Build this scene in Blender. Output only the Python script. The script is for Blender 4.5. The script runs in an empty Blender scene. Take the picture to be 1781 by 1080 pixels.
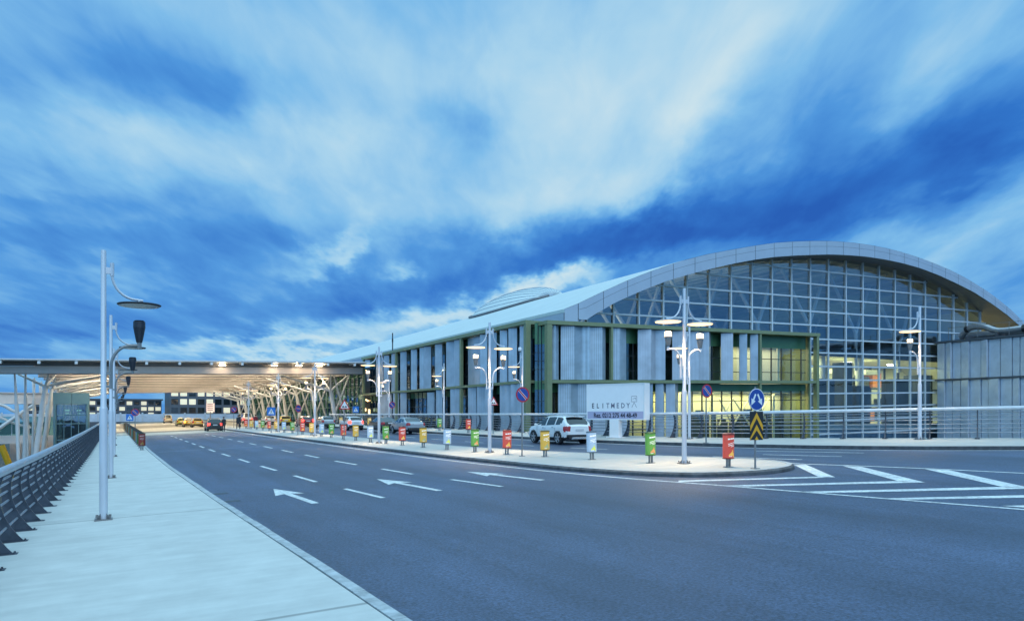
import bpy, bmesh, math, random
from mathutils import Vector, Matrix
random.seed(7)
C = bpy.context.scene.collection
SC = bpy.context.scene
# ------------------------------------------------------------------ survey
F, CX, HY, H, S = 1281., 890.5, 721., 2.36, .038      # lens, horizon, eye height, cross fall of the deck
TH = math.atan(695.5 / 1281.)
sn, cs = math.sin(TH), math.cos(TH)
def xy(u, v): return (-sn*u + cs*v, cs*u + sn*v)        # u runs along the road, v across it
def uv(X, Y): return (-sn*X + cs*Y, cs*X + sn*Y)
def W(u, v, z): x, y = xy(u, v); return Vector((x, y, z))
def gz(v): return S*v                                   # footway level
RW = -.14                                               # road surface below footway
def G(u, v, w=0.): return W(u, v, gz(v) + w)
def survey(px, py, w=0.):
    dx = (px-CX)/F; dz = (HY-py)/F
    Y = (w-H)/(dz - S*(cs*dx+sn)); return uv(dx*Y, Y)
def on_u(px, py, u):                                    # sighting on a plane across the road: v, z
    dx = (px-CX)/F; Y = u/(-sn*dx+cs); return (cs*dx+sn)*Y, H+(HY-py)/F*Y
def on_v(px, py, v):                                    # sighting on a plane along the road: u, z
    dx = (px-CX)/F; Y = v/(cs*dx+sn); return (-sn*dx+cs)*Y, H+(HY-py)/F*Y
# ------------------------------------------------------------------ materials
def nt(name):
    m = bpy.data.materials.new(name); m.use_nodes = True
    return m, m.node_tree.nodes, m.node_tree.links, m.node_tree.nodes['Principled BSDF']
def mat(name, col, rough=.5, metal=0., var=.0, scale=3., bump=0., bscale=40., emit=None, estr=0., coat=0., stretch=None, var2=0., scale2=.25):
    m, N, L, b = nt(name)
    b.inputs['Base Color'].default_value = (*col, 1); b.inputs['Roughness'].default_value = rough
    b.inputs['Metallic'].default_value = metal
    if coat: b.inputs['Coat Weight'].default_value = coat; b.inputs['Coat Roughness'].default_value = .05
    if emit: b.inputs['Emission Color'].default_value = (*emit, 1); b.inputs['Emission Strength'].default_value = estr
    tc = N.new('ShaderNodeTexCoord'); src = tc.outputs['Object']
    if stretch:
        mp = N.new('ShaderNodeMapping'); mp.inputs['Scale'].default_value = stretch; L.new(src, mp.inputs['Vector']); src = mp.outputs[0]
    if var or var2:
        fac = None
        for vv, ss in ((var, scale), (var2, scale2)):
            if not vv: continue
            n = N.new('ShaderNodeTexNoise'); n.inputs['Scale'].default_value = ss; n.inputs['Detail'].default_value = 6; n.inputs['Roughness'].default_value = .62
            L.new(src, n.inputs['Vector'])
            mr = N.new('ShaderNodeMapRange'); mr.inputs[1].default_value = .3; mr.inputs[2].default_value = .7
            mr.inputs[3].default_value = 1-vv; mr.inputs[4].default_value = 1+vv*.6
            L.new(n.outputs[0], mr.inputs[0])
            if fac is None: fac = mr.outputs[0]
            else:
                q = N.new('ShaderNodeMath'); q.operation = 'MULTIPLY'; L.new(fac, q.inputs[0]); L.new(mr.outputs[0], q.inputs[1]); fac = q.outputs[0]
        vm = N.new('ShaderNodeVectorMath'); vm.operation = 'SCALE'; vm.inputs[0].default_value = col; L.new(fac, vm.inputs['Scale'])
        L.new(vm.outputs[0], b.inputs['Base Color'])
    if bump:
        n = N.new('ShaderNodeTexNoise'); n.inputs['Scale'].default_value = bscale; n.inputs['Detail'].default_value = 4; L.new(src, n.inputs['Vector'])
        bp = N.new('ShaderNodeBump'); bp.inputs['Strength'].default_value = bump; bp.inputs['Distance'].default_value = .02
        L.new(n.outputs[0], bp.inputs['Height']); L.new(bp.outputs[0], b.inputs['Normal'])
    return m
def glow(name, col, st, base=None):
    m, N, L, b = nt(name); base = base or col
    b.inputs['Base Color'].default_value = (*base, 1); b.inputs['Emission Color'].default_value = (*col, 1); b.inputs['Emission Strength'].default_value = st
    return m
def glass(name, tint, refl, rough=.0):
    m, N, L, b = nt(name); N.remove(b); out = N['Material Output']
    t = N.new('ShaderNodeBsdfTransparent'); t.inputs[0].default_value = (*tint, 1)
    g = N.new('ShaderNodeBsdfGlossy'); g.inputs[0].default_value = (.62, .82, 1, 1); g.inputs['Roughness'].default_value = rough
    lw = N.new('ShaderNodeLayerWeight'); lw.inputs[0].default_value = .5
    pw = N.new('ShaderNodeMath'); pw.operation = 'POWER'; pw.inputs[1].default_value = 4.; L.new(lw.outputs['Facing'], pw.inputs[0])
    mr = N.new('ShaderNodeMapRange'); mr.inputs[3].default_value = refl; mr.inputs[4].default_value = 1; L.new(pw.outputs[0], mr.inputs[0])
    geo = N.new('ShaderNodeNewGeometry')
    n = N.new('ShaderNodeTexNoise'); n.inputs['Scale'].default_value = .55; L.new(geo.outputs['Position'], n.inputs['Vector'])
    bp = N.new('ShaderNodeBump'); bp.inputs['Strength'].default_value = .3; bp.inputs['Distance'].default_value = .05; L.new(n.outputs[0], bp.inputs['Height']); L.new(bp.outputs[0], g.inputs['Normal'])
    mx = N.new('ShaderNodeMixShader'); L.new(mr.outputs[0], mx.inputs[0]); L.new(t.outputs[0], mx.inputs[1]); L.new(g.outputs[0], mx.inputs[2]); L.new(mx.outputs[0], out.inputs[0])
    return m
M = {}
M['steel_pale'] = mat('pale_painted_steel', (.62, .64, .68), .42, .15, var=.08, scale=4)
M['lamp_paint'] = mat('lamp_paint', (.60, .62, .68), .4, .2, var=.12, scale=3, stretch=(1, 1, .25))
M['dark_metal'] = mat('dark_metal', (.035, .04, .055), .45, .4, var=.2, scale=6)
M['rail_plate'] = mat('rail_plate', (.075, .085, .11), .5, .35, var=.35, scale=5, bump=.1)
M['rail_tube'] = mat('rail_tube', (.42, .46, .52), .4, .35, var=.18, scale=3)
M['rail_bar'] = mat('rail_bar', (.33, .36, .41), .42, .4, var=.2, scale=3)
M['rail_tube_pale'] = mat('rail_tube_pale', (.66, .67, .70), .42, .2, var=.12, scale=3)
M['bolt'] = mat('bolt', (.25, .24, .24), .5, .6)
M['white_paint'] = mat('road_paint', (.76, .78, .78), .6, var=.42, scale=11, var2=.22, scale2=1.2)
M['patch'] = mat('joint_seal', (.34, .37, .42), .7, var=.25, scale=3)
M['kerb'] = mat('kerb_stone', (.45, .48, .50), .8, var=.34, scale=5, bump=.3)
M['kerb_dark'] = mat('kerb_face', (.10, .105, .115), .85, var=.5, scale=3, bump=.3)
M['joint'] = mat('joint_gap', (.10, .12, .14), .9)
M['green'] = mat('olive_frame', (.235, .27, .15), .45, .1, var=.1, scale=2)
M['green_deep'] = mat('green_spandrel', (.08, .20, .10), .3, .1, var=.12, scale=1.5)
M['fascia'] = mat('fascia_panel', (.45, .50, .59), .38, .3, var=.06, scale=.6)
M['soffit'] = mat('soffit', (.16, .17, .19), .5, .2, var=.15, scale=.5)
M['mullion'] = mat('mullion', (.58, .65, .72), .4, .05)
M['roof'] = None
M['beam'] = mat('canopy_beam', (.82, .72, .67), .55, var=.08, scale=.8)
M['deck'] = mat('canopy_deck', (.58, .54, .46), .6, var=.1, scale=1)
M['gutter'] = mat('gutter', (.62, .64, .68), .5)
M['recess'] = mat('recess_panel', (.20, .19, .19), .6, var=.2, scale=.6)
M['col_white'] = mat('column_white', (.72, .71, .70), .45, var=.06, scale=1.5)
M['yellow'] = mat('yellow_paint', (.62, .36, .01), .5, var=.12, scale=2)
M['teal'] = mat('teal_panel', (.15, .28, .32), .35, .2, var=.06)
M['wing_panel'] = mat('wing_panel', (.64, .69, .78), .4, .2, var=.14, scale=.8)
M['wing_dark'] = mat('wing_dark', (.12, .13, .15), .5, .4)
M['duct'] = mat('foil_duct', (.42, .43, .46), .35, .7, var=.15, scale=1.4, bump=.35, bscale=3)
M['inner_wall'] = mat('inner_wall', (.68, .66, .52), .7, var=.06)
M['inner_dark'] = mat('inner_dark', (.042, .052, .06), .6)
M['inner_floor'] = mat('inner_floor', (.40, .38, .33), .25)
M['inner_ceiling'] = mat('inner_ceiling', (.60, .58, .50), .7)
M['truss'] = mat('truss', (.70, .70, .68), .5)
M['orange_shop'] = mat('shop_front', (.5, .16, .04), .6)
M['facade_glass'] = glass('facade_glass', (.34, .44, .46), .13)
M['curtain_glass'] = glass('curtain_glass', (.56, .71, .82), .17)
M['lit_glass'] = glass('clear_glass', (.86, .92, .86), .06)
M['rubber'] = mat('rubber', (.016, .016, .018), .8)
M['rim'] = mat('rim', (.55, .56, .58), .3, .8)
M['car_glass'] = mat('car_glass', (.012, .02, .026), .06, 0, coat=.6)
M['trim'] = mat('black_trim', (.02, .02, .023), .55)
M['black'] = mat('black_paint', (.012, .012, .013), .5)
M['red'] = mat('sign_red', (.48, .02, .025), .45)
M['blue'] = mat('sign_blue', (.012, .055, .30), .4)
M['sky_blue'] = mat('crossing_blue', (.02, .17, .55), .4)
M['sign_white'] = mat('sign_white', (.78, .79, .80), .45)
M['sign_yellow'] = mat('sign_yellow', (.75, .36, .012), .5)
M['sign_back'] = mat('sign_grey', (.33, .34, .36), .5, .5)
M['post_grey'] = mat('post_grey', (.24, .25, .26), .5, .5, var=.15)
M['bill_white'] = mat('bill_white', (.88, .86, .87), .4, var=.03)
M['violet'] = mat('violet_strip', (.44, .42, .58), .5)
M['ink'] = mat('letter_ink', (.03, .028, .05), .6)
M['ink_soft'] = mat('letter_grey', (.17, .16, .22), .6)
M['lens'] = glow('lamp_lens', (1, .64, .30), 2.3)
M['lens_off'] = mat('lens_off', (.12, .12, .13), .3)
M['lantern_lit'] = glow('lantern_lit', (1, .76, .48), 1.1)
M['strip'] = glow('strip_light', (1, .89, .66), 36)
M['edge'] = glow('edge_lamp', (1, .78, .48), 36)
M['spot_star'] = glow('ceiling_lamp', (1, .95, .8), 40)
M['red_light'] = glow('tail_lit', (1, .05, .03), 5, (.4, .01, .01))
M['tail'] = mat('tail_lamp', (.38, .015, .02), .2, coat=.4)
M['amber_light'] = glow('amber_lit', (1, .33, .05), 5, (.5, .15, .01))
M['head'] = mat('head_lamp', (.7, .72, .75), .15, coat=.4)
M['plate'] = mat('number_plate', (.55, .56, .58), .5)
M['chrome'] = mat('chrome', (.7, .7, .72), .18, 1.)
M['skin'] = mat('skin', (.42, .25, .18), .6)
M['hair'] = mat('hair', (.02, .015, .012), .7)
M['coat_dark'] = mat('coat_dark', (.02, .022, .03), .8)
M['coat_red'] = mat('coat_red', (.22, .02, .03), .8)
M['trousers'] = mat('trousers', (.025, .028, .045), .85)
M['cable'] = mat('cable_black', (.02, .02, .022), .5)

# perforated / folded facade sheets
def sheet_mat(name, col, perf):
    m, N, L, b = nt(name); b.inputs['Roughness'].default_value = .30; b.inputs['Metallic'].default_value = .4
    tc = N.new('ShaderNodeTexCoord'); mp = N.new('ShaderNodeMapping'); L.new(tc.outputs['Object'], mp.inputs[0])
    mp.inputs['Rotation'].default_value = (0, 0, -TH)
    sp = N.new('ShaderNodeSeparateXYZ'); L.new(mp.outputs[0], sp.inputs[0])
    ad = N.new('ShaderNodeMath'); L.new(sp.outputs[0], ad.inputs[0]); L.new(sp.outputs[1], ad.inputs[1])
    def wave(src, sc, ph=0.):
        k = N.new('ShaderNodeMath'); k.operation = 'MULTIPLY_ADD'; L.new(src, k.inputs[0]); k.inputs[1].default_value = sc; k.inputs[2].default_value = ph
        w = N.new('ShaderNodeMath'); w.operation = 'SINE'; L.new(k.outputs[0], w.inputs[0]); return w.outputs[0]
    a = N.new('ShaderNodeMath'); a.operation = 'ADD'; L.new(ad.outputs[0], a.inputs[0]); L.new(sp.outputs[2], a.inputs[1])
    d = N.new('ShaderNodeMath'); d.operation = 'SUBTRACT'; L.new(ad.outputs[0], d.inputs[0]); L.new(sp.outputs[2], d.inputs[1])
    q = N.new('ShaderNodeMath'); q.operation = 'MULTIPLY'; L.new(wave(a.outputs[0], 26), q.inputs[0]); L.new(wave(d.outputs[0], 26), q.inputs[1])
    mr = N.new('ShaderNodeMapRange'); mr.inputs[1].default_value = -.2; mr.inputs[2].default_value = .55; mr.inputs[3].default_value = 1.; mr.inputs[4].default_value = 1-perf; L.new(q.outputs[0], mr.inputs[0])
    n = N.new('ShaderNodeTexNoise'); n.inputs['Scale'].default_value = .8; n.inputs['Detail'].default_value = 5; L.new(tc.outputs['Object'], n.inputs['Vector'])
    m2 = N.new('ShaderNodeMapRange'); m2.inputs[1].default_value = .3; m2.inputs[2].default_value = .7; m2.inputs[3].default_value = .84; m2.inputs[4].default_value = 1.12; L.new(n.outputs[0], m2.inputs[0])
    mm = N.new('ShaderNodeMath'); mm.operation = 'MULTIPLY'; L.new(mr.outputs[0], mm.inputs[0]); L.new(m2.outputs[0], mm.inputs[1])
    vm = N.new('ShaderNodeVectorMath'); vm.operation = 'SCALE'; vm.inputs[0].default_value = col; L.new(mm.outputs[0], vm.inputs['Scale']); L.new(vm.outputs[0], b.inputs['Base Color'])
    return m
M['sheet'] = sheet_mat('folded_sheet', (.50, .54, .60), .10)
M['sheet_perf'] = sheet_mat('perforated_sheet', (.48, .57, .64), .34)

def grid_mat(name, col, rough, du, dv, gap, depth, metal=0., ou=0., ov=0., var=.08, vs=1.):
    # rectangular joints along u/v in world space (slabs, roof seams)
    m, N, L, b = nt(name); b.inputs['Roughness'].default_value = rough; b.inputs['Metallic'].default_value = metal
    geo = N.new('ShaderNodeNewGeometry'); mp = N.new('ShaderNodeMapping'); mp.vector_type = 'POINT'; L.new(geo.outputs['Position'], mp.inputs[0]); mp.inputs['Rotation'].default_value = (0, 0, -TH)
    sp = N.new('ShaderNodeSeparateXYZ'); L.new(mp.outputs[0], sp.inputs[0])
    fac = None
    for src, d, o in ((sp.outputs[1], du, ou), (sp.outputs[0], dv, ov)):
        if not d: continue
        a = N.new('ShaderNodeMath'); a.operation = 'ADD'; a.inputs[1].default_value = o+1000*d; L.new(src, a.inputs[0])
        p = N.new('ShaderNodeMath'); p.operation = 'PINGPONG'; p.inputs[1].default_value = d/2; L.new(a.outputs[0], p.inputs[0])
        r = N.new('ShaderNodeMapRange'); r.inputs[1].default_value = gap*.4; r.inputs[2].default_value = gap; L.new(p.outputs[0], r.inputs[0])
        if fac is None: fac = r.outputs[0]
        else:
            q = N.new('ShaderNodeMath'); q.operation = 'MULTIPLY'; L.new(fac, q.inputs[0]); L.new(r.outputs[0], q.inputs[1]); fac = q.outputs[0]
    n = N.new('ShaderNodeTexNoise'); n.inputs['Scale'].default_value = vs; n.inputs['Detail'].default_value = 8; n.inputs['Roughness'].default_value = .65; L.new(mp.outputs[0], n.inputs['Vector'])
    m2 = N.new('ShaderNodeMapRange'); m2.inputs[1].default_value = .3; m2.inputs[2].default_value = .7; m2.inputs[3].default_value = 1-var; m2.inputs[4].default_value = 1+var*.5; L.new(n.outputs[0], m2.inputs[0])
    st = N.new('ShaderNodeMapping'); st.inputs['Scale'].default_value = (.5, 5, 1); L.new(mp.outputs[0], st.inputs[0])
    n3 = N.new('ShaderNodeTexNoise'); n3.inputs['Scale'].default_value = .8; n3.inputs['Detail'].default_value = 5; L.new(st.outputs[0], n3.inputs['Vector'])
    m3 = N.new('ShaderNodeMapRange'); m3.inputs[1].default_value = .3; m3.inputs[2].default_value = .7; m3.inputs[3].default_value = 1-var*.6; m3.inputs[4].default_value = 1+var*.25; L.new(n3.outputs[0], m3.inputs[0])
    mr = N.new('ShaderNodeMapRange'); mr.inputs[3].default_value = 1-depth; mr.inputs[4].default_value = 1; L.new(fac, mr.inputs[0])
    mm = N.new('ShaderNodeMath'); mm.operation = 'MULTIPLY'; L.new(mr.outputs[0], mm.inputs[0]); L.new(m2.outputs[0], mm.inputs[1])
    m5 = N.new('ShaderNodeMath'); m5.operation = 'MULTIPLY'; L.new(mm.outputs[0], m5.inputs[0]); L.new(m3.outputs[0], m5.inputs[1])
    vm = N.new('ShaderNodeVectorMath'); vm.operation = 'SCALE'; vm.inputs[0].default_value = col; L.new(m5.outputs[0], vm.inputs['Scale']); L.new(vm.outputs[0], b.inputs['Base Color'])
    nb = N.new('ShaderNodeTexNoise'); nb.inputs['Scale'].default_value = 60; L.new(mp.outputs[0], nb.inputs['Vector'])
    bp = N.new('ShaderNodeBump'); bp.inputs['Strength'].default_value = .15; bp.inputs['Distance'].default_value = .01; L.new(nb.outputs[0], bp.inputs['Height']); L.new(bp.outputs[0], b.inputs['Normal'])
    return m
M['footway'] = grid_mat('footway_slab', (.58, .585, .56), .85, 10.5, 0, .06, .42, ou=1.9, var=.13, vs=1.2)
M['island'] = grid_mat('island_slab', (.50, .48, .45), .85, 4.0, 0, .015, .25, var=.1, vs=1.4)
M['apron'] = grid_mat('crossing_slab', (.24, .225, .20), .8, 3.6, 0, .5, .3, var=.12, vs=.6)
M['roof'] = grid_mat('standing_seam_roof', (.60, .67, .67), .5, 2.2, 0, .03, .10, metal=.15, var=.05, vs=.3)

def asphalt():
    m, N, L, b = nt('asphalt'); b.inputs['Roughness'].default_value = .5; b.inputs['Specular IOR Level'].default_value = .7
    geo = N.new('ShaderNodeNewGeometry'); mp = N.new('ShaderNodeMapping'); L.new(geo.outputs['Position'], mp.inputs[0]); mp.inputs['Rotation'].default_value = (0, 0, -TH)
    def noise(sc, det, lo, hi, vec, a=.3, z=.7):
        n = N.new('ShaderNodeTexNoise'); n.inputs['Scale'].default_value = sc; n.inputs['Detail'].default_value = det; n.inputs['Roughness'].default_value = .65; L.new(vec, n.inputs['Vector'])
        r = N.new('ShaderNodeMapRange'); r.inputs[1].default_value = a; r.inputs[2].default_value = z; r.inputs[3].default_value = lo; r.inputs[4].default_value = hi; L.new(n.outputs[0], r.inputs[0]); return r.outputs[0]
    st = N.new('ShaderNodeMapping'); st.inputs['Scale'].default_value = (1, .06, 1); L.new(mp.outputs[0], st.inputs[0])
    fs = [noise(24, 5, .30, 2.0, mp.outputs[0]), noise(.11, 5, .72, 1.30, mp.outputs[0]), noise(.75, 4, .66, 1.3, st.outputs[0]), noise(1.7, 6, .9, 1.08, mp.outputs[0])]
    f = fs[0]
    for g in fs[1:]:
        q = N.new('ShaderNodeMath'); q.operation = 'MULTIPLY'; L.new(f, q.inputs[0]); L.new(g, q.inputs[1]); f = q.outputs[0]
    vm = N.new('ShaderNodeVectorMath'); vm.operation = 'SCALE'; vm.inputs[0].default_value = (.046, .063, .112); L.new(f, vm.inputs['Scale']); L.new(vm.outputs[0], b.inputs['Base Color'])  # base tinted blue: part of the sky's cast is put into the colour
    nb = N.new('ShaderNodeTexNoise'); nb.inputs['Scale'].default_value = 55; nb.inputs['Detail'].default_value = 3; L.new(mp.outputs[0], nb.inputs['Vector'])
    bp = N.new('ShaderNodeBump'); bp.inputs['Strength'].default_value = .5; bp.inputs['Distance'].default_value = .01; L.new(nb.outputs[0], bp.inputs['Height']); L.new(bp.outputs[0], b.inputs['Normal'])
    return m
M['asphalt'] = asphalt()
M['lower_ground'] = mat('lower_ground', (.06, .065, .06), .9, var=.4, scale=.2)
M['leaf'] = mat('leaf', (.035, .06, .03), .7, var=.4, scale=2)

# ------------------------------------------------------------------ mesh building
class MB:
    def __init__(s): s.v = []; s.f = []; s.mi = []; s.cur = 0
    def add(s, vs, fs):
        o = len(s.v); s.v += [Vector(p) for p in vs]; s.f += [tuple(o+i for i in f) for f in fs]; s.mi += [s.cur]*len(fs); return s
    def quad(s, a, b, c, d): return s.add([a, b, c, d], [(0, 1, 2, 3)])
    def poly(s, pts): return s.add(pts, [tuple(range(len(pts)))])
    def hexa(s, p):      # 8 points: bottom ring 0-3, top ring 4-7
        return s.add(p, [(3, 2, 1, 0), (4, 5, 6, 7), (0, 1, 5, 4), (1, 2, 6, 5), (2, 3, 7, 6), (3, 0, 4, 7)])
    def box(s, c, d, rz=0., rot=None):
        c = Vector(c); x, y, z = d[0]/2, d[1]/2, d[2]/2
        R = rot or Matrix.Rotation(rz, 3, 'Z')
        return s.hexa([c + R @ Vector(q) for q in ((-x, -y, -z), (x, -y, -z), (x, y, -z), (-x, y, -z), (-x, -y, z), (x, -y, z), (x, y, z), (-x, y, z))])
    def fbox(s, u0, u1, v0, v1, z0, z1):           # box in road axes
        return s.hexa([W(u0, v0, z0), W(u0, v1, z0), W(u1, v1, z0), W(u1, v0, z0), W(u0, v0, z1), W(u0, v1, z1), W(u1, v1, z1), W(u1, v0, z1)])
    def slope_box(s, u0, u1, v0, v1, z0, z1, k, vr):  # box rising with v at slope k
        a, b = k*(v0-vr), k*(v1-vr)
        return s.hexa([W(u0, v0, z0+a), W(u0, v1, z0+b), W(u1, v1, z0+b), W(u1, v0, z0+a), W(u0, v0, z1+a), W(u0, v1, z1+b), W(u1, v1, z1+b), W(u1, v0, z1+a)])
    def tube(s, pts, r, n=8, cap=True):
        pts = [Vector(p) for p in pts]; R = r if isinstance(r, (list, tuple)) else [r]*len(pts)
        rings = []; up = None
        for i, p in enumerate(pts):
            t = (pts[min(i+1, len(pts)-1)] - pts[max(i-1, 0)]).normalized()
            if up is None:
                up = Vector((0, 0, 1)) if abs(t.z) < .9 else Vector((1, 0, 0))
            a = t.cross(up)
            if a.length < 1e-4: a = t.orthogonal()
            a.normalize(); b = a.cross(t).normalized(); up = b
            rings.append([p + (a*math.cos(2*math.pi*k/n) + b*math.sin(2*math.pi*k/n))*R[i] for k in range(n)])
        vs = [q for r_ in rings for q in r_]; fs = []
        for i in range(len(rings)-1):
            for k in range(n):
                fs.append((i*n+k, i*n+(k+1) % n, (i+1)*n+(k+1) % n, (i+1)*n+k))
        if cap: fs += [tuple(range(n))[::-1], tuple((len(rings)-1)*n+k for k in range(n))]
        return s.add(vs, fs)
    def lathe(s, prof, c=(0, 0, 0), n=20, sx=1., sy=1.):   # prof: (r, z)
        c = Vector(c); vs = []; fs = []
        for r, z in prof:
            for k in range(n):
                a = 2*math.pi*k/n; vs.append(c + Vector((r*math.cos(a)*sx, r*math.sin(a)*sy, z)))
        for i in range(len(prof)-1):
            for k in range(n): fs.append((i*n+k, i*n+(k+1) % n, (i+1)*n+(k+1) % n, (i+1)*n+k))
        if prof[0][0] > 1e-6: fs.append(tuple(range(n))[::-1])
        if prof[-1][0] > 1e-6: fs.append(tuple((len(prof)-1)*n+k for k in range(n)))
        return s.add(vs, fs)
    def extrude(s, pts, d):    # planar polygon + offset vector
        d = Vector(d); n = len(pts); pts = [Vector(p) for p in pts]
        return s.add(pts + [p+d for p in pts], [tuple(range(n))[::-1], tuple(range(n, 2*n))] + [(i, (i+1) % n, n+(i+1) % n, n+i) for i in range(n)])
    def build(s, name, m, parent=None, smooth=False, weld=False):
        me = bpy.data.meshes.new(name)
        off = ROOTINV.get(parent.name) if parent is not None and parent.name in ROOTINV else None
        vs = [off @ p for p in s.v] if off is not None else s.v
        me.from_pydata([tuple(p) for p in vs], [], s.f)
        ms = m if isinstance(m, (list, tuple)) else [m]
        for q in ms: me.materials.append(q)
        if len(ms) > 1: me.polygons.foreach_set('material_index', s.mi)
        bm = bmesh.new(); bm.from_mesh(me)
        if weld: bmesh.ops.remove_doubles(bm, verts=bm.verts, dist=1e-4)
        bmesh.ops.recalc_face_normals(bm, faces=bm.faces)
        bm.to_mesh(me); bm.free()
        if smooth:
            me.polygons.foreach_set('use_smooth', [True]*len(me.polygons))
            try: me.set_sharp_from_angle(angle=math.radians(40))
            except Exception: pass
        o = bpy.data.objects.new(name, me); C.objects.link(o)
        if parent is not None:
            o.parent = parent
            if off is not None: ROOTINV[o.name] = off      # sub-parts use the same world coordinates
        return o
ROOTINV = {}
def tag(o, label=None, cat=None, group=None, kind=None):
    if label: o['label'] = label
    if cat: o['category'] = cat
    if group: o['group'] = group
    if kind: o['kind'] = kind
    return o
def thing(name, label, cat, loc=(0, 0, 0), rz=0., group=None, world=False):
    o = bpy.data.objects.new(name, None); C.objects.link(o); o.location = loc; o.rotation_euler = (0, 0, rz); o.empty_display_size = .2
    if world: ROOTINV[o.name] = (Matrix.Translation(Vector(loc)) @ Matrix.Rotation(rz, 4, 'Z')).inverted()
    return tag(o, label, cat, group)
def dup(root, loc, rz, label, group=None):
    def cp(o, par):
        c = o.copy(); C.objects.link(c); c.parent = par
        for ch in [x for x in KIDS.get(o.name, [])]: cp(ch, c)
        return c
    def index(o):
        KIDS[o.name] = list(o.children)
        for ch in o.children: index(ch)
    if root.name not in KIDS: index(root)
    r = cp(root, None); r.location = loc; r.rotation_euler = (0, 0, rz); r['label'] = label
    if group: r['group'] = group
    return r
KIDS = {}
def struct(mb, name, m, **k): return tag(mb.build(name, m, **k), kind='structure')
def interp(tab, x):
    if x <= tab[0][0]: return tab[0][1]
    for (a, p), (b, q) in zip(tab, tab[1:]):
        if x <= b: return p + (q-p)*(x-a)/(b-a)
    return tab[-1][1]
def smooth_line(pts, n=6):
    out = []
    for i in range(len(pts)-1):
        p0, p1, p2, p3 = pts[max(i-1, 0)], pts[i], pts[i+1], pts[min(i+2, len(pts)-1)]
        for k in range(n):
            t = k/n; out.append(tuple(.5*((2*b)+(-a+c)*t+(2*a-5*b+4*c-d)*t*t+(-a+3*b-3*c+d)*t**3) for a, b, c, d in zip(p0, p1, p2, p3)))
    out.append(pts[-1]); return out
def text_mesh(txt, size, m, name, parent, origin, ex, ez, ey, depth=.01, width=None, bold=0., sx=1., mid=False):
    # flat lettering standing on a plane: origin + ex*x + ez*y, ey outward
    cu = bpy.data.curves.new(name, 'FONT'); cu.body = txt; cu.size = size; cu.offset = bold; cu.resolution_u = 2
    tmp = bpy.data.objects.new('tmp', cu); C.objects.link(tmp)
    dg = bpy.context.evaluated_depsgraph_get(); dg.update()
    me = bpy.data.meshes.new_from_object(tmp.evaluated_get(dg)); bpy.data.objects.remove(tmp)
    xs = [v.co.x for v in me.vertices]; k = sx
    if width: k = width/(max(xs)-min(xs))
    x0 = (min(xs)+max(xs))/2 if mid else min(xs); mb = MB()
    o, ex, ez, ey = Vector(origin), Vector(ex), Vector(ez), Vector(ey)
    mb.add([o + ex*((v.co.x-x0)*k) + ez*v.co.y + ey*depth for v in me.vertices], [tuple(p.vertices) for p in me.polygons])
    bpy.data.meshes.remove(me)
    return mb.build(name, m, parent)
# ------------------------------------------------------------------ camera
cd = bpy.data.cameras.new('camera'); cam = bpy.data.objects.new('camera', cd); C.objects.link(cam)
cam.location = (0, 0, H); cam.rotation_euler = (math.pi/2, 0, 0)
cd.sensor_fit = 'HORIZONTAL'; cd.sensor_width = 36; cd.lens = 36*F/1781; cd.shift_y = (HY-540)/1781
cd.clip_start = .1; cd.clip_end = 6000
SC.camera = cam
SC.view_settings.view_transform = 'Standard'; SC.view_settings.look = 'None'; SC.view_settings.exposure = .07; SC.view_settings.gamma = 1
SC.render.engine = 'CYCLES'; SC.cycles.use_denoising = True; SC.cycles.max_bounces = 7; SC.cycles.transparent_max_bounces = 12
SC.cycles.sample_clamp_indirect = 4; SC.cycles.caustics_reflective = False; SC.cycles.caustics_refractive = False
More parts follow.
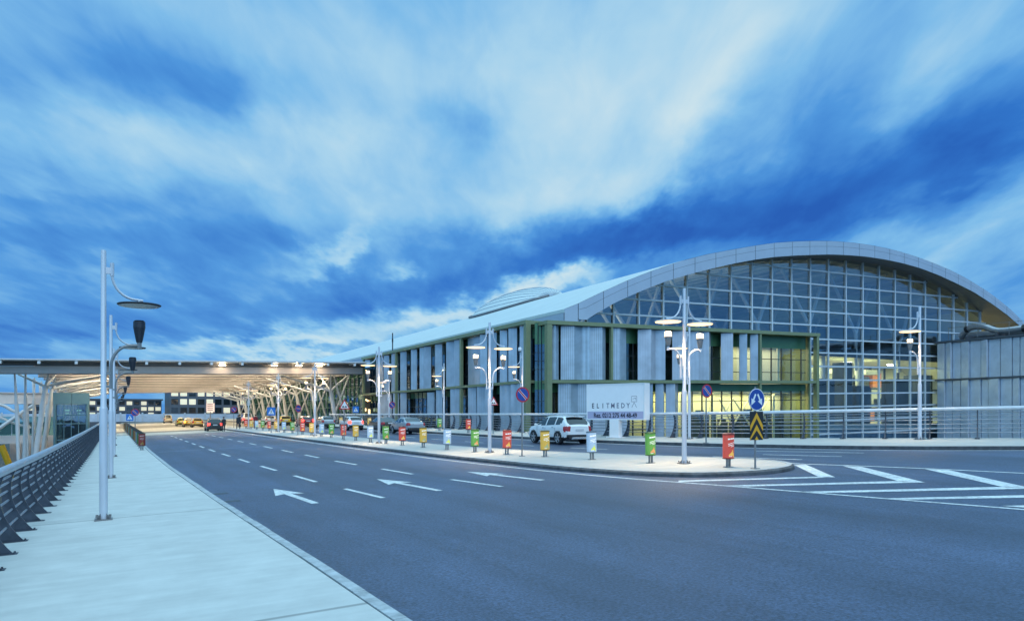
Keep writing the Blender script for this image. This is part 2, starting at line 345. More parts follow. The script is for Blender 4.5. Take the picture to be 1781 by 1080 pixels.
# ------------------------------------------------------------------ sky and sun
def build_world():
    w = bpy.data.worlds.new('World'); SC.world = w; w.use_nodes = True
    N, L = w.node_tree.nodes, w.node_tree.links
    bg = N['Background']; bg.inputs[1].default_value = 1.
    def mth(op, a, b=None, c=None, clamp=False):
        n = N.new('ShaderNodeMath'); n.operation = op; n.use_clamp = clamp
        for i, q in enumerate((a, b, c)):
            if q is None: continue
            if isinstance(q, (int, float)): n.inputs[i].default_value = q
            else: L.new(q, n.inputs[i])
        return n.outputs[0]
    tc = N.new('ShaderNodeTexCoord'); d = tc.outputs['Generated']
    sp = N.new('ShaderNodeSeparateXYZ'); L.new(d, sp.inputs[0]); x, y, z = sp.outputs
    az = mth('ARCTAN2', x, y); el = mth('ARCSINE', z)
    # clouds drift on a sheet overhead: streaks run along the wind
    zz = mth('ADD', mth('MAXIMUM', z, 0.), .16)
    cx, cy = mth('DIVIDE', x, zz), mth('DIVIDE', y, zz)
    cb = N.new('ShaderNodeCombineXYZ'); L.new(cx, cb.inputs[0]); L.new(cy, cb.inputs[1])
    mp = N.new('ShaderNodeMapping'); L.new(cb.outputs[0], mp.inputs[0]); mp.inputs['Rotation'].default_value = (0, 0, math.radians(-22)); mp.inputs['Scale'].default_value = (1.0, .5, 1)
    def noise(vec, sc, det, rough=.55, dist=0.):
        n = N.new('ShaderNodeTexNoise'); n.inputs['Scale'].default_value = sc; n.inputs['Detail'].default_value = det; n.inputs['Roughness'].default_value = rough; n.inputs['Distortion'].default_value = dist; L.new(vec, n.inputs['Vector']); return n
    n1 = noise(mp.outputs[0], 1.1, 5, .5, .5); n2 = noise(mp.outputs[0], 3.2, 4, .5, .3)
    mp2 = N.new('ShaderNodeMapping'); L.new(cb.outputs[0], mp2.inputs[0]); mp2.inputs['Scale'].default_value = (.8, .8, 1); mp2.inputs['Location'].default_value = (3, 7, 0)
    nw = noise(mp2.outputs[0], 1.3, 4, .55)
    sw = N.new('ShaderNodeSeparateColor'); L.new(nw.outputs['Color'], sw.inputs[0])
    wx = mth('MULTIPLY', mth('SUBTRACT', sw.outputs[0], .5), .20); wy = mth('MULTIPLY', mth('SUBTRACT', sw.outputs[1], .5), .10)
    nw2 = noise(mp.outputs[0], 6, 4, .6); sw2 = N.new('ShaderNodeSeparateColor'); L.new(nw2.outputs['Color'], sw2.inputs[0])
    wx = mth('ADD', wx, mth('MULTIPLY', mth('SUBTRACT', sw2.outputs[0], .5), .10)); wy = mth('ADD', wy, mth('MULTIPLY', mth('SUBTRACT', sw2.outputs[1], .5), .07))
    A, E_ = mth('ADD', az, wx), mth('ADD', el, wy)
    # banks of cloud: (where in the photograph's survey, half sizes, tilt, lighter/darker)
    banks = [(235, 145, 240, 58, -6, -.24), (400, 165, 66, 42, 0, -.15), (60, 60, 150, 70, 0, -.05),
             (300, 265, 420, 48, 3, .20), (600, 240, 150, 45, 6, .20), (805, 222, 60, 34, 0, -.18), (640, 90, 300, 70, 8, .15),
             (1010, 120, 190, 120, -40, .20), (1260, 70, 340, 70, -32, .20), (1150, 265, 190, 36, -42, .20), (1020, 350, 130, 34, -12, .22),
             (1330, 335, 480, 72, -15, -.34), (1610, 282, 330, 56, -14, -.28), (1020, 425, 260, 42, -12, -.20), (1650, 90, 190, 54, -34, .20), (1770, 10, 120, 50, 0, -.10), (1480, 170, 160, 34, -30, -.10),
             (1560, 440, 330, 60, -10, .12), (1300, 395, 150, 20, -12, .10), (1740, 470, 120, 60, 0, .06),
             (130, 372, 260, 30, 2, -.14), (260, 398, 180, 22, -4, .13), (60, 335, 110, 24, 0, .16), (90, 440, 200, 34, 0, -.16),
             (430, 430, 170, 40, 10, -.12), (420, 545, 420, 46, -6, -.15), (120, 590, 260, 34, 0, -.10), (730, 440, 260, 36, -12, -.06), (700, 560, 320, 22, -10, .34), (900, 520, 200, 18, -16, .28),
             (560, 447, 60, 18, -32, .36), (690, 476, 34, 11, 0, .30), (480, 603, 260, 13, -3, .30), (980, 497, 70, 14, -10, .34), (800, 395, 170, 36, 0, .16), (200, 500, 200, 20, 3, .10)]
    tot = None
    def ae(px, py):
        dx, dz = (px-CX)/F, (HY-py)/F
        return math.atan(dx), math.atan(dz/math.hypot(1, dx))
    for px, py, sx, sy, rot, amp in banks:
        a0, e0 = ae(px, py); k = math.cos(a0); q = math.radians(-rot)
        da = mth('SUBTRACT', A, a0); de = mth('SUBTRACT', E_, e0)
        U = mth('ADD', mth('MULTIPLY', da, math.cos(q)), mth('MULTIPLY', de, math.sin(q)))
        V = mth('SUBTRACT', mth('MULTIPLY', de, math.cos(q)), mth('MULTIPLY', da, math.sin(q)))
        su, sv = sx/F*k*k, sy/F*k
        U = mth('MULTIPLY', U, 1/su); V = mth('MULTIPLY', V, 1/sv)
        r2 = mth('ADD', mth('MULTIPLY', U, U), mth('MULTIPLY', V, V))
        g = mth('MULTIPLY', mth('EXPONENT', mth('MULTIPLY', r2, -.8)), amp)
        tot = g if tot is None else mth('ADD', tot, g)
    base = N.new('ShaderNodeMapRange'); base.inputs[1].default_value = 0.; base.inputs[2].default_value = .42; base.inputs[3].default_value = .44; base.inputs[4].default_value = .61; L.new(el, base.inputs[0])
    v = mth('ADD', base.outputs[0], tot)
    v = mth('ADD', v, mth('MULTIPLY', mth('SUBTRACT', n1.outputs[0], .5), .42))
    mp3 = N.new('ShaderNodeMapping'); L.new(cb.outputs[0], mp3.inputs[0]); mp3.inputs['Rotation'].default_value = (0, 0, math.radians(-26)); mp3.inputs['Scale'].default_value = (1.0, .36, 1)
    n3 = noise(mp3.outputs[0], 7.5, 5, .58, .5); v = mth('ADD', v, mth('MULTIPLY', mth('SUBTRACT', n3.outputs[0], .5), .30))
    v = mth('ADD', v, mth('MULTIPLY', mth('SUBTRACT', n2.outputs[0], .5), .50), clamp=True)
    cr = N.new('ShaderNodeValToRGB'); L.new(v, cr.inputs[0])
    def lin(c): return tuple(((q/255)/12.92 if q/255 < .04045 else ((q/255+.055)/1.055)**2.4) for q in c)
    stops = [(0., (32, 92, 182)), (.2, (46, 116, 202)), (.42, (80, 152, 222)), (.62, (126, 188, 234)), (.80, (168, 211, 237)), (1., (203, 227, 237))]
    e = cr.color_ramp.elements; e[0].position = 0; e[0].color = (*lin(stops[0][1]), 1); e[1].position = 1; e[1].color = (*lin(stops[-1][1]), 1)
    for p, c in stops[1:-1]: q = e.new(p); q.color = (*lin(c), 1)
    # the cloud sheet is brightest overhead, where the photograph does not look
    hi = N.new('ShaderNodeMapRange'); hi.interpolation_type = 'SMOOTHSTEP'; hi.inputs[1].default_value = .52; hi.inputs[2].default_value = .95; hi.inputs[3].default_value = 1.; hi.inputs[4].default_value = 1.6; L.new(el, hi.inputs[0])
    sc = N.new('ShaderNodeVectorMath'); sc.operation = 'SCALE'; L.new(cr.outputs[0], sc.inputs[0]); L.new(hi.outputs[0], sc.inputs['Scale'])
    # sky behind the camera, out of view, is brightened to light the facades
    bk = N.new('ShaderNodeMapRange'); bk.interpolation_type = 'SMOOTHSTEP'; bk.inputs[1].default_value = .15; bk.inputs[2].default_value = -.75; bk.inputs[3].default_value = 0.; bk.inputs[4].default_value = 1.; L.new(y, bk.inputs[0])
    gm = N.new('ShaderNodeMix'); gm.data_type = 'RGBA'; L.new(bk.outputs[0], gm.inputs[0]); L.new(sc.outputs[0], gm.inputs[6]); bs = N.new('ShaderNodeVectorMath'); bs.operation = 'MULTIPLY_ADD'; L.new(cr.outputs[0], bs.inputs[0]); bs.inputs[1].default_value = (1.7, 1.65, 1.5); bs.inputs[2].default_value = (.12, .22, .36); L.new(bs.outputs[0], gm.inputs[7])
    ov = N.new('ShaderNodeMapRange'); ov.interpolation_type = 'SMOOTHSTEP'; ov.inputs[1].default_value = .55; ov.inputs[2].default_value = 1.0; L.new(el, ov.inputs[0])
    gm2 = N.new('ShaderNodeMix'); gm2.data_type = 'RGBA'; L.new(ov.outputs[0], gm2.inputs[0]); L.new(gm.outputs[2], gm2.inputs[6]); gm2.inputs[7].default_value = (.74, 1.30, 1.66, 1)
    sc = gm2
    sky = N.new('ShaderNodeTexSky'); sky.sky_type = 'NISHITA'; sky.sun_disc = False; sky.sun_elevation = math.radians(14); sky.sun_rotation = math.radians(160)
    s2 = N.new('ShaderNodeVectorMath'); s2.operation = 'SCALE'; L.new(sky.outputs[0], s2.inputs[0]); s2.inputs['Scale'].default_value = .05
    mx = N.new('ShaderNodeMix'); mx.data_type = 'RGBA'; mx.inputs[0].default_value = .93; L.new(s2.outputs[0], mx.inputs[6]); L.new(sc.outputs[2], mx.inputs[7])
    L.new(mx.outputs[2], bg.inputs[0])
build_world()
sd = bpy.data.lights.new('sun', 'SUN'); sd.energy = .55; sd.angle = math.radians(40); sd.color = (1, .96, .9)
so = bpy.data.objects.new('sun', sd); C.objects.link(so); so.rotation_euler = (math.radians(52), 0, math.radians(20))
# ------------------------------------------------------------------ ground, road, pavements
mb = MB(); mb.poly([(-3000, -800, -7.2), (3000, -800, -7.2), (3000, 4000, -7.2), (-3000, 4000, -7.2)]); struct(mb, 'ground', M['lower_ground'])
LK = [(-14, 3.9), (-5, 3.35), (2, 3.08), (7.5, 2.92), (11.4, 2.84), (20.7, 2.6), (35, 2.32), (50.7, 2.2), (92, 2.2), (250, 2.2)]
FK = [(-40, 84), (-25, 67), (-12, 53), (0, 42.2), (5, 38), (10, 34.2), (15.2, 30.6), (17.7, 28.8), (21, 27.1), (26.1, 25.5), (31, 24.5), (36.3, 23.95), (43, 23.7), (57, 23.8), (80, 23.8), (250, 23.8)]
LR = [(-14, -2.3), (5, -2.0), (17, -1.82), (23, -1.68), (30, -1.60), (50, -1.45), (95, -1.3), (215, -1.3)]
FR = [(-40, 89), (-25, 72), (-12, 58.2), (0, 47.6), (5, 43.4), (10, 39.6), (14, 36.8), (17.5, 34.75), (20.8, 33.0), (25, 30.8), (28.3, 29.2), (31, 28.3), (34, 27.7), (38, 27.35), (47, 27.3), (57, 27.4), (64, 27.5), (104, 27.5), (250, 31.5)]
us = [-14, -10, -6, -3, 0, 2, 4, 6, 7.5, 9, 11.4, 13, 15.2, 17.7, 19, 21, 23, 26.1, 28.5, 31, 33.5, 36.3, 40, 43, 50, 57, 70, 80, 92]
mb = MB()
for a, b in zip(us, us[1:]):
    n = 6
    for k in range(n):
        f = lambda u, t: G(u, interp(LK, u)+t*(interp(FK, u)-interp(LK, u)), RW)
        mb.quad(f(a, k/n), f(a, (k+1)/n), f(b, (k+1)/n), f(b, k/n))
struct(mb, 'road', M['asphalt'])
mb = MB(); mb.quad(G(92, 2.2, RW), G(92, 23.8, RW), G(250, 23.8, RW), G(250, 2.2, RW)); struct(mb, 'paved_road', M['apron'])
def strip(name, m, ea, eb, u0, u1, top=0., thick=.35, step=2., kind='structure'):
    mb = MB(); n = max(2, int((u1-u0)/step))
    for k in range(n):
        a, b = u0+(u1-u0)*k/n, u0+(u1-u0)*(k+1)/n
        P = [G(a, ea(a), top), G(a, eb(a), top), G(b, eb(b), top), G(b, ea(b), top)]
        mb.add(P, [(0, 1, 2, 3)])
        for i, j in ((0, 3), (1, 2)):
            q = Vector((0, 0, -thick)); mb.quad(P[i], P[j], P[j]+q, P[i]+q)
    return tag(mb.build(name, m), kind=kind)
lk = lambda u: interp(LK, u); fk = lambda u: interp(FK, u); lr = lambda u: interp(LR, u); fr = lambda u: interp(FR, u)
strip('footway', M['footway'], lambda u: lr(u)-.55, lambda u: lk(u)-.215, -14, 92, 0, 1.4)
strip('footway_gap', M['joint'], lambda u: lk(u)-.213, lambda u: lk(u)-.188, -14, 92, -.012, .3)
# kerb stones with open joints
mb = MB(); u = -14.
while u < 92:
    e = min(u+1.45, 92); j = random.uniform(-.008, .008)
    A = [G(u+.008, lk(u)-.186+j, 0.004), G(u+.008, lk(u)-.03+j, .004), G(e-.008, lk(e)-.03+j, .004), G(e-.008, lk(e)-.186+j, .004)]
    B = [G(u+.008, lk(u)-.186+j, -.3), G(u+.008, lk(u)+.01+j, -.3), G(e-.008, lk(e)+.01+j, -.3), G(e-.008, lk(e)-.186+j, -.3)]
    mb.hexa(B+A); u = e
struct(mb, 'footway_kerb', M['kerb'])
strip('paved_footway', M['apron'], lambda u: lr(u)-.55, lambda u: lk(u)-.02, 92, 215, 0, 1.4)
strip('outer_footway', M['island'], lambda u: fk(u)+.16, lambda u: fr(u)+.6, -40, 250, 0, 1.4)
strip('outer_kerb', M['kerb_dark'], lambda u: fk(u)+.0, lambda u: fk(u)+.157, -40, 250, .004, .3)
# traffic island
near = [(19.49, 16.6), (17.6, 15.98)]
ISL = smooth_line([(36.3, 13.3), (30, 13.45), (24.9, 13.76), (21.3, 14.1), (18.6, 14.75), (17.1, 15.6), (16.35, 16.8), (16.15, 18.0), (16.5, 19.2), (17.3, 20.05), (18.5, 20.4), (20.6, 20.1), (25.9, 18.56), (31, 17.5), (36.9, 16.85)], 5)
ISL = [(215, 13.1), (150, 13.1), (100, 13.1), (75, 13.1), (59, 13.1), (47, 13.15)] + ISL + [(47, 16.65), (59, 16.6), (75, 16.6), (100, 16.6), (150, 16.6), (215, 16.6)]
def inset(pts, d):
    out = []
    for i, (u, v) in enumerate(pts):
        a = pts[max(i-1, 0)]; b = pts[min(i+1, len(pts)-1)]; tu, tv = b[0]-a[0], b[1]-a[1]; l = math.hypot(tu, tv) or 1
        out.append((u + tv/l*d*1, v - tu/l*d*1))
    return out
ins = inset(ISL, .22)
mid = lambda pts: 0
mb = MB(); n = len(ins)
for i in range(n//2):
    a, b, c, d = ins[i], ins[i+1], ins[n-2-i], ins[n-1-i]
    if i+1 > n-2-i: break
    mb.quad(G(*a), G(*b), G(*c), G(*d))
struct(mb, 'traffic_island', M['island'])
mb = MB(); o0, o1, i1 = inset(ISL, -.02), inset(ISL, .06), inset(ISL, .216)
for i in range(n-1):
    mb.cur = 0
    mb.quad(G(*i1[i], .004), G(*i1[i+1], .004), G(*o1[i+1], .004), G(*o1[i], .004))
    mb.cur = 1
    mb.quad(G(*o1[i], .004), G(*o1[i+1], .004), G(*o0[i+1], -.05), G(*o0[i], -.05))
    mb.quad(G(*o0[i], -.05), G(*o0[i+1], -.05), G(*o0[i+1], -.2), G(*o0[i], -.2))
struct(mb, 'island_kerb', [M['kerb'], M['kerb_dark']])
# ------------------------------------------------------------------ road markings
mk = MB(); ZM = RW+.006
def band(pts, w, off=0.):           # polyline in (u, v)
    n = len(pts)
    for i in range(n-1):
        (u0, v0), (u1, v1) = pts[i], pts[i+1]
        def nrm(j):
            a = pts[max(j-1, 0)]; b = pts[min(j+1, n-1)]; tu, tv = b[0]-a[0], b[1]-a[1]; l = math.hypot(tu, tv); return (-tv/l, tu/l)
        n0, n1 = nrm(i), nrm(i+1); q = []
        for (u, v), nn, sg in (((u0, v0), n0, -1), ((u1, v1), n1, -1), ((u1, v1), n1, 1), ((u0, v0), n0, 1)):
            uu, vv = u+nn[0]*w/2*sg, v+nn[1]*w/2*sg; q.append(G(uu, vv, ZM))
        mk.quad(*q)
LA = [(10, 6.9), (19, 6.47), (25, 6.05), (34, 5.8), (50, 5.6), (92, 5.6)]; LB = [(10, 11), (19.4, 10.07), (25, 9.5), (34, 9.1), (50, 9.05), (92, 9.1)]
for k in range(13):
    a = 19.2+6*k - (.2 if k else 0); b = a+3
    if b > 92: break
    for T in (LA, LB): band([(a, interp(T, a)), (b, interp(T, b))], .15)
def arrow(ut, vt, ue, ve):
    du, dv = ut-ue, vt-ve; l = math.hypot(du, dv); d = (du/l, dv/l); p = (-d[1], d[0])
    def P(s, t): return G(ue+d[0]*s+p[0]*t, ve+d[1]*s+p[1]*t, ZM)
    mk.poly([P(0, -.1), P(l-1.7, -.1), P(l-1.7, .1), P(0, .1)])
    mk.poly([P(l-1.7, -.1), P(l-2.0, -.42), P(l, 0), P(l-2.0, .42), P(l-1.7, .1)])
arrow(23.9, 4.45, 19.4, 4.68); arrow(24.3, 7.94, 19.6, 8.28); arrow(24.3, 11.3, 19.8, 11.85)
edge = [(8-8, 17.6), (4, 16.75), (8, 15.99), (11.5, 15.33), (15.3, 14.63), (18.2, 14.0), (21.3, 13.55), (24.9, 13.25), (30, 12.95), (36, 12.78), (47, 12.62), (60, 12.6), (92, 12.6)]
band(smooth_line(edge, 3), .14)
out = [survey(*p, RW) for p in ((1343, 803.5), (1400, 807), (1480, 809.5), (1620, 815.2), (1781, 823))]; (ua, va), (ub, vb) = out[-2:]; out.append((ub-3*(ua-ub), vb+3*(vb-va)))
band(out, .16)
def pxquad(*pts): mk.poly([G(*survey(x, y, RW), ZM) for x, y in pts])
pxquad((1380, 808), (1402, 808), (1453, 830), (1424, 829.3)); pxquad((1180, 835.6), (1425, 828.8), (1436, 830.6), (1180, 838))
pxquad((1466, 810.3), (1498, 811.5), (1609, 839), (1568, 838)); pxquad((1262, 844.2), (1568, 836.4), (1608, 839), (1300, 845.8))
pxquad((1608, 815.5), (1650, 817.5), (1800, 850), (1750, 848)); pxquad((1384, 855.2), (1752, 846.3), (1800, 849.6), (1424, 857.4))
pxquad((1536, 866.6), (1800, 860.6), (1830, 864.5), (1580, 868.8)); pxquad((1742, 879.6), (1830, 878), (1850, 881.5), (1786, 883))
for i in range(3):      # two more chevrons that run on outside the frame
    u0, v0 = 10.3-2.4*i, 23.3+1.2*i
    mk.poly([G(u0, v0, ZM), G(u0-.5, v0+.35, ZM), G(u0-4.9, v0-1.7, ZM), G(u0-4.4, v0-2.3, ZM)])
pts = [survey(*p, RW) for p in ((1240, 794), (1300, 796), (1395, 799.3))]; band(pts, .14)
isf = [(u, v+.45) for u, v in [(20.6, 20.4), (25.9, 18.9), (31, 17.8), (36.9, 17.1), (47, 16.9), (59, 16.85), (92, 16.85)]]; band(isf[1:], .12)
band([(23.0, 24.45), (18.9, 26.05)], .13); band([(21.4, 23.2), (18.5, 24.2)], .13)
ff = [(u, v-.38) for u, v in FK if -26 < u <= 92]; band(ff, .13)
for k in range(10):
    a = 29.3+5.75*k; vv = lambda u: interp([(20, 24.0), (29.3, 21.2), (32, 20.75), (36, 20.3), (42, 20.1), (92, 20.1)], u); band([(a, vv(a)), (a+2.6, vv(a+2.6))], .13)
struct(mk, 'road_marking', M['white_paint'])
mk = MB(); band([(52.2, 2.6), (52.3, 5.3)], .22); band([(52.3, 5.45), (52.5, 12.9)], .22); struct(mk, 'road_joint', M['patch'])
# pale bands: raised crossing edge, then pools of lamplight painted on the paving
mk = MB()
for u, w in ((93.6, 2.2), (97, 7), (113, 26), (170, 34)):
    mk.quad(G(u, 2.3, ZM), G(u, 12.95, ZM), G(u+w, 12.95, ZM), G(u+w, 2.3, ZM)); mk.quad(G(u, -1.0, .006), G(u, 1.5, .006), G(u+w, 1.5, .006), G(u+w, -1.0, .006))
struct(mk, 'crossing_and_light_band', mat('crossing_and_light_paint', (.58, .55, .48), .7, var=.25, scale=2))
mk = MB()
for k in range(9): v = 2.9+k*1.12; mk.quad(G(92.6, v, ZM), G(92.6, v+.55, ZM), G(93.4, v+.55, ZM), G(93.4, v, ZM))
struct(mk, 'crossing_tile', M['kerb_dark'])
# drains by the kerb
mk = MB()
for u in (21.4, 23.6): mk.quad(G(u, lk(u)+.1, ZM), G(u, lk(u)+.55, ZM), G(u+.35, lk(u+.35)+.55, ZM), G(u+.35, lk(u)+.1, ZM))
struct(mk, 'road_stain', M['joint'])
# ------------------------------------------------------------------ parapet railings
def railing(line, u0, u1, spacing, side, label, plates, tube_m, topm, joints=()):
    root = thing('parapet_railing', label, 'railing', G(line[1][0], line[1][1], 0), world=True)
    def at(u): return interp(line, u)
    def frame(u):
        a, b = (u-.3, at(u-.3)), (u+.3, at(u+.3)); t = (W(b[0], b[1], 0)-W(a[0], a[1], 0)).normalized()
        o = Vector((t.y, -t.x, 0))*side      # towards the road
        return t, o
    def off(u, d, z): t, o = frame(u); p = G(u, at(u), z); return p + o*d
    N_ = int((u1-u0)/1.5); U = [u0+(u1-u0)*k/N_ for k in range(N_+1)]
    MB().tube([off(u, -.02, 1.345) for u in U], .085, 12).build('handrail', topm, root, True)
    for z, d in ((.28, .05), (.47, -.04), (.66, -.10), (.85, -.12), (1.03, -.10), (1.17, -.06)):
        MB().tube([off(u, d, z) for u in U], .024, 6).build('rail_bar', tube_m, root, True)
    cen = [(.12, .0, .46), (.06, .12, .37), (-.02, .3, .28), (-.09, .5, .22), (-.13, .7, .18), (-.14, .88, .16), (-.12, 1.05, .14), (-.07, 1.20, .13), (-.02, 1.30, .11)]
    cur = u0+.4; stations = []
    while cur < u1: 
        stations.append(cur); a = at(cur+.01)-at(cur); cur += spacing/math.hypot(1, a*100)
    stations.sort(key=lambda u: (W(u, at(u), 0)).length if W(u, at(u), 0).y > -2 else 999)
    rest = MB()
    for i, u in enumerate(stations):
        mb = rest if i >= 95 else MB()
        t, o = frame(u); base = G(u, at(u), 0); h = t*.022
        prof = [base+o*(d+w/2)+Vector((0, 0, z)) for d, z, w in cen] + [base+o*(d-w/2)+Vector((0, 0, z)) for d, z, w in reversed(cen)]
        k = len(cen)
        for s in range(k-1):
            a, b, c, d = prof[s], prof[s+1], prof[2*k-2-s], prof[2*k-1-s]
            mb.hexa([a-h, a+h, d+h, d-h, b-h, b+h, c+h, c-h])
        R = Matrix((t, o, Vector((0, 0, 1)))).transposed()
        if i < 60: mb.box(base+o*.12+Vector((0, 0, .012)), (.20, .56, .02), rot=R)
        if i < 14:
            for q in (-.06, .06):
                for e in (-.09, .35): mb.box(base+o*e+t*q+Vector((0, 0, .035)), (.03, .03, .03), rot=R)
        if mb is not rest: mb.build('post', plates, root)
    if rest.v: tag(rest.build('post_run', plates, root), kind='stuff')
    return root
railing(LR, -3, 205, 1.5, 1, 'steel bridge railing with curved dark plate posts along the pale footway beside the unlit lamps', M['rail_plate'], M['rail_bar'], M['rail_tube'])
railing(FR, -22, 106, 1.85, -1, 'long pale tube railing with curved posts bending away in front of the arched terminal', M['rail_plate'], M['rail_bar'], M['rail_tube_pale'])
# ------------------------------------------------------------------ street lamps
def lamp_arm(mb, sx):
    pts = [(.17*sx, 0, 5.75), (.17*sx, 0, 5.55)]
    for k in range(9):
        a = k/8*math.pi/2; pts.append((sx*(.17+.50*(1-math.cos(a))), 0, 5.55-.55*math.sin(a)))
    pts.append((.80*sx, 0, 4.985)); mb.tube(pts, .028, 8)
    mb.box((.10*sx, 0, 5.62), (.16, .06, .14)); mb.tube([(.17*sx, 0, 5.5), (.17*sx, 0, 5.8)], .042, 8)
    mb.tube([(.72*sx, 0, 4.99), (.72*sx, 0, 4.9)], .03, 8)
def lamp_low_arm(mb, sx):
    pts = [(.15*sx, 0, 2.95), (.15*sx, 0, 3.45)]
    for k in range(9):
        a = k/8*math.pi/2; pts.append((sx*(.15+.42*(1-math.cos(a))), 0, 3.45+.50*math.sin(a)))
    pts.append((.76*sx, 0, 3.96)); mb.tube(pts, .033, 8)
    for z in (3.0, 3.3): mb.box((.08*sx, 0, z), (.12, .05, .06))
    mb.tube([(.72*sx, 0, 3.90), (.72*sx, 0, 4.06)], .05, 8)
def make_lamp(arms, lit, label, group, powered):
    t = thing('street_lamp', label, 'street lamp', (0, 0, 0), 0, group)
    mb = MB(); mb.lathe([(.085, .02), (.085, 2.5), (.082, 2.52), (.062, 2.56), (.055, 6.02), (.05, 6.07), (0, 6.07)], n=14); mb.build('pole', M['lamp_paint'], t, True)
    mb = MB(); mb.box((0, 0, .012), (.36, .36, .024))
    for a in (-.13, .13):
        for b in (-.13, .13): mb.lathe([(.016, .02), (.016, .10), (.028, .10), (.028, .075)], (a, b, 0), 6)
    for a in range(4):
        R = Matrix.Rotation(a*math.pi/2+.785, 3, 'Z'); mb.extrude([R @ Vector(p) for p in ((.07, -.006, .02), (.19, -.006, .02), (.07, -.006, .16))], R @ Vector((0, .012, 0)))
    mb.build('base_plate', M['bolt'], t)
    for sx in arms:
        mb = MB(); lamp_arm(mb, sx); mb.build('upper_arm', M['lamp_paint'], t, True)
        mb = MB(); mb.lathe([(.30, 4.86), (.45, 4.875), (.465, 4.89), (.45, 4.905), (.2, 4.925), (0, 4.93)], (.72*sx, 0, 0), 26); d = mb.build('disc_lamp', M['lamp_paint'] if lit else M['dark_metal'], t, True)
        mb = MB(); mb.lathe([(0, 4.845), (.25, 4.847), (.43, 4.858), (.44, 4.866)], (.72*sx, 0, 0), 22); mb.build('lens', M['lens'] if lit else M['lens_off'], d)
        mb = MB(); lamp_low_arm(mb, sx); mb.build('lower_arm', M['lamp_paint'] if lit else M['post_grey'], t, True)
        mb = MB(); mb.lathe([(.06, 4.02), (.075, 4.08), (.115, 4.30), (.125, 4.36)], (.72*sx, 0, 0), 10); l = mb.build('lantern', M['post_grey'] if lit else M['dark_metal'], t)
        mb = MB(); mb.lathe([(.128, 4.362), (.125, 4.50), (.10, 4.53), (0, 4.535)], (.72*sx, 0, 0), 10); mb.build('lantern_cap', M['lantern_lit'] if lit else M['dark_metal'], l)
    return t
def lamp_light(u, v, sx, power):
    l = bpy.data.lights.new('lamp_light', 'SPOT'); l.energy = power; l.color = (1, .72, .42); l.spot_size = math.radians(128); l.spot_blend = 1; l.shadow_soft_size = .3
    o = bpy.data.objects.new('lamp_light', l); C.objects.link(o); o.location = G(u, v, 4.80)+Vector((cs*.72*sx, sn*.72*sx, 0))
A_ = make_lamp([1], False, 'tall unlit grey lamp with one disc and one dark lantern, nearest on the footway', 'unlit lamps along the footway', False)
A_.location = G(19.0, -.17); A_.rotation_euler = (0, 0, TH)
for i, (u, v) in enumerate([(31.3, -.04), (47.0, .09), (64, .17), (81.4, .25), (98, .3)]):
    dup(A_, G(u, v), TH, ['unlit single-arm lamp standing just behind the nearest one on the footway', 'third unlit lamp along the footway from the camera',
        'fourth unlit lamp along the footway from the camera', 'fifth unlit lamp down the footway by the crossing', 'sixth unlit footway lamp at the canopy edge'][i])
B_ = make_lamp([-1, 1], True, 'tall double-arm lit lamp between the green and red bins at the island end', 'double lamps on the traffic island', True)
B_.location = G(19.6, 17.44); B_.rotation_euler = (0, 0, TH)
DL = [(30.7, 15.48), (44.7, 14.75), (62.4, 15.0), (79, 15.2), (98, 15.2)]
for i, (u, v) in enumerate(DL):
    dup(B_, G(u, v), TH, ['double-arm lit lamp on the island left of the no-stopping sign', 'double-arm lit lamp on the island between the bump sign and the silver sedan',
        'double-arm lit island lamp left of the bump warning sign', 'double-arm lit island lamp beside the blue crossing sign', 'farthest double-arm lit lamp on the island beneath the canopy edge'][i])
for u, v in [(19.6, 17.44)]+DL[:4]:
    for sx in (-1, 1): lamp_light(u, v, sx, 1100)
C_ = make_lamp([-1], True, 'single-arm lit lamp by the pale railing in front of the right metal-clad wing', 'single lamps along the outer footway', True)
C_.location = G(20.6, 32.3); C_.rotation_euler = (0, 0, TH)
SL = [(30.5, 27.5), (47.9, 26.9), (62.7, 26.9), (78, 26.9)]
for i, (u, v) in enumerate(SL):
    dup(C_, G(u, v), TH, ['single-arm lit lamp right behind the big double lamp at the billboard', 'single-arm lit lamp with a camera on top behind the white suv',
        'single-arm lit lamp behind the green outer-footway bin', 'single-arm lit lamp near the corner where canopy meets terminal'][i])
for u, v in [(20.6, 32.3)]+SL: lamp_light(u, v, -1, 650)
t = thing('security_camera', 'white dome security camera mounted on top of the single lamp behind the suv', 'security camera', G(47.9, 26.9, 6.07), TH)
mb = MB(); mb.tube([(0, 0, 0), (0, 0, .18), (-.22, -.05, .22)], .025, 8); mb.build('bracket', M['lamp_paint'], t)
mb = MB(); mb.lathe([(0, -.16), (.09, -.12), (.13, -.02), (.13, .1), (.1, .16), (0, .18)], (-.25, -.05, .1), 12); mb.build('housing', M['bill_white'], t, True)
mb = MB(); mb.lathe([(.0, -.2), (.07, -.17), (.1, -.1)], (-.25, -.05, .1), 10); mb.build('lens', M['black'], t, True)
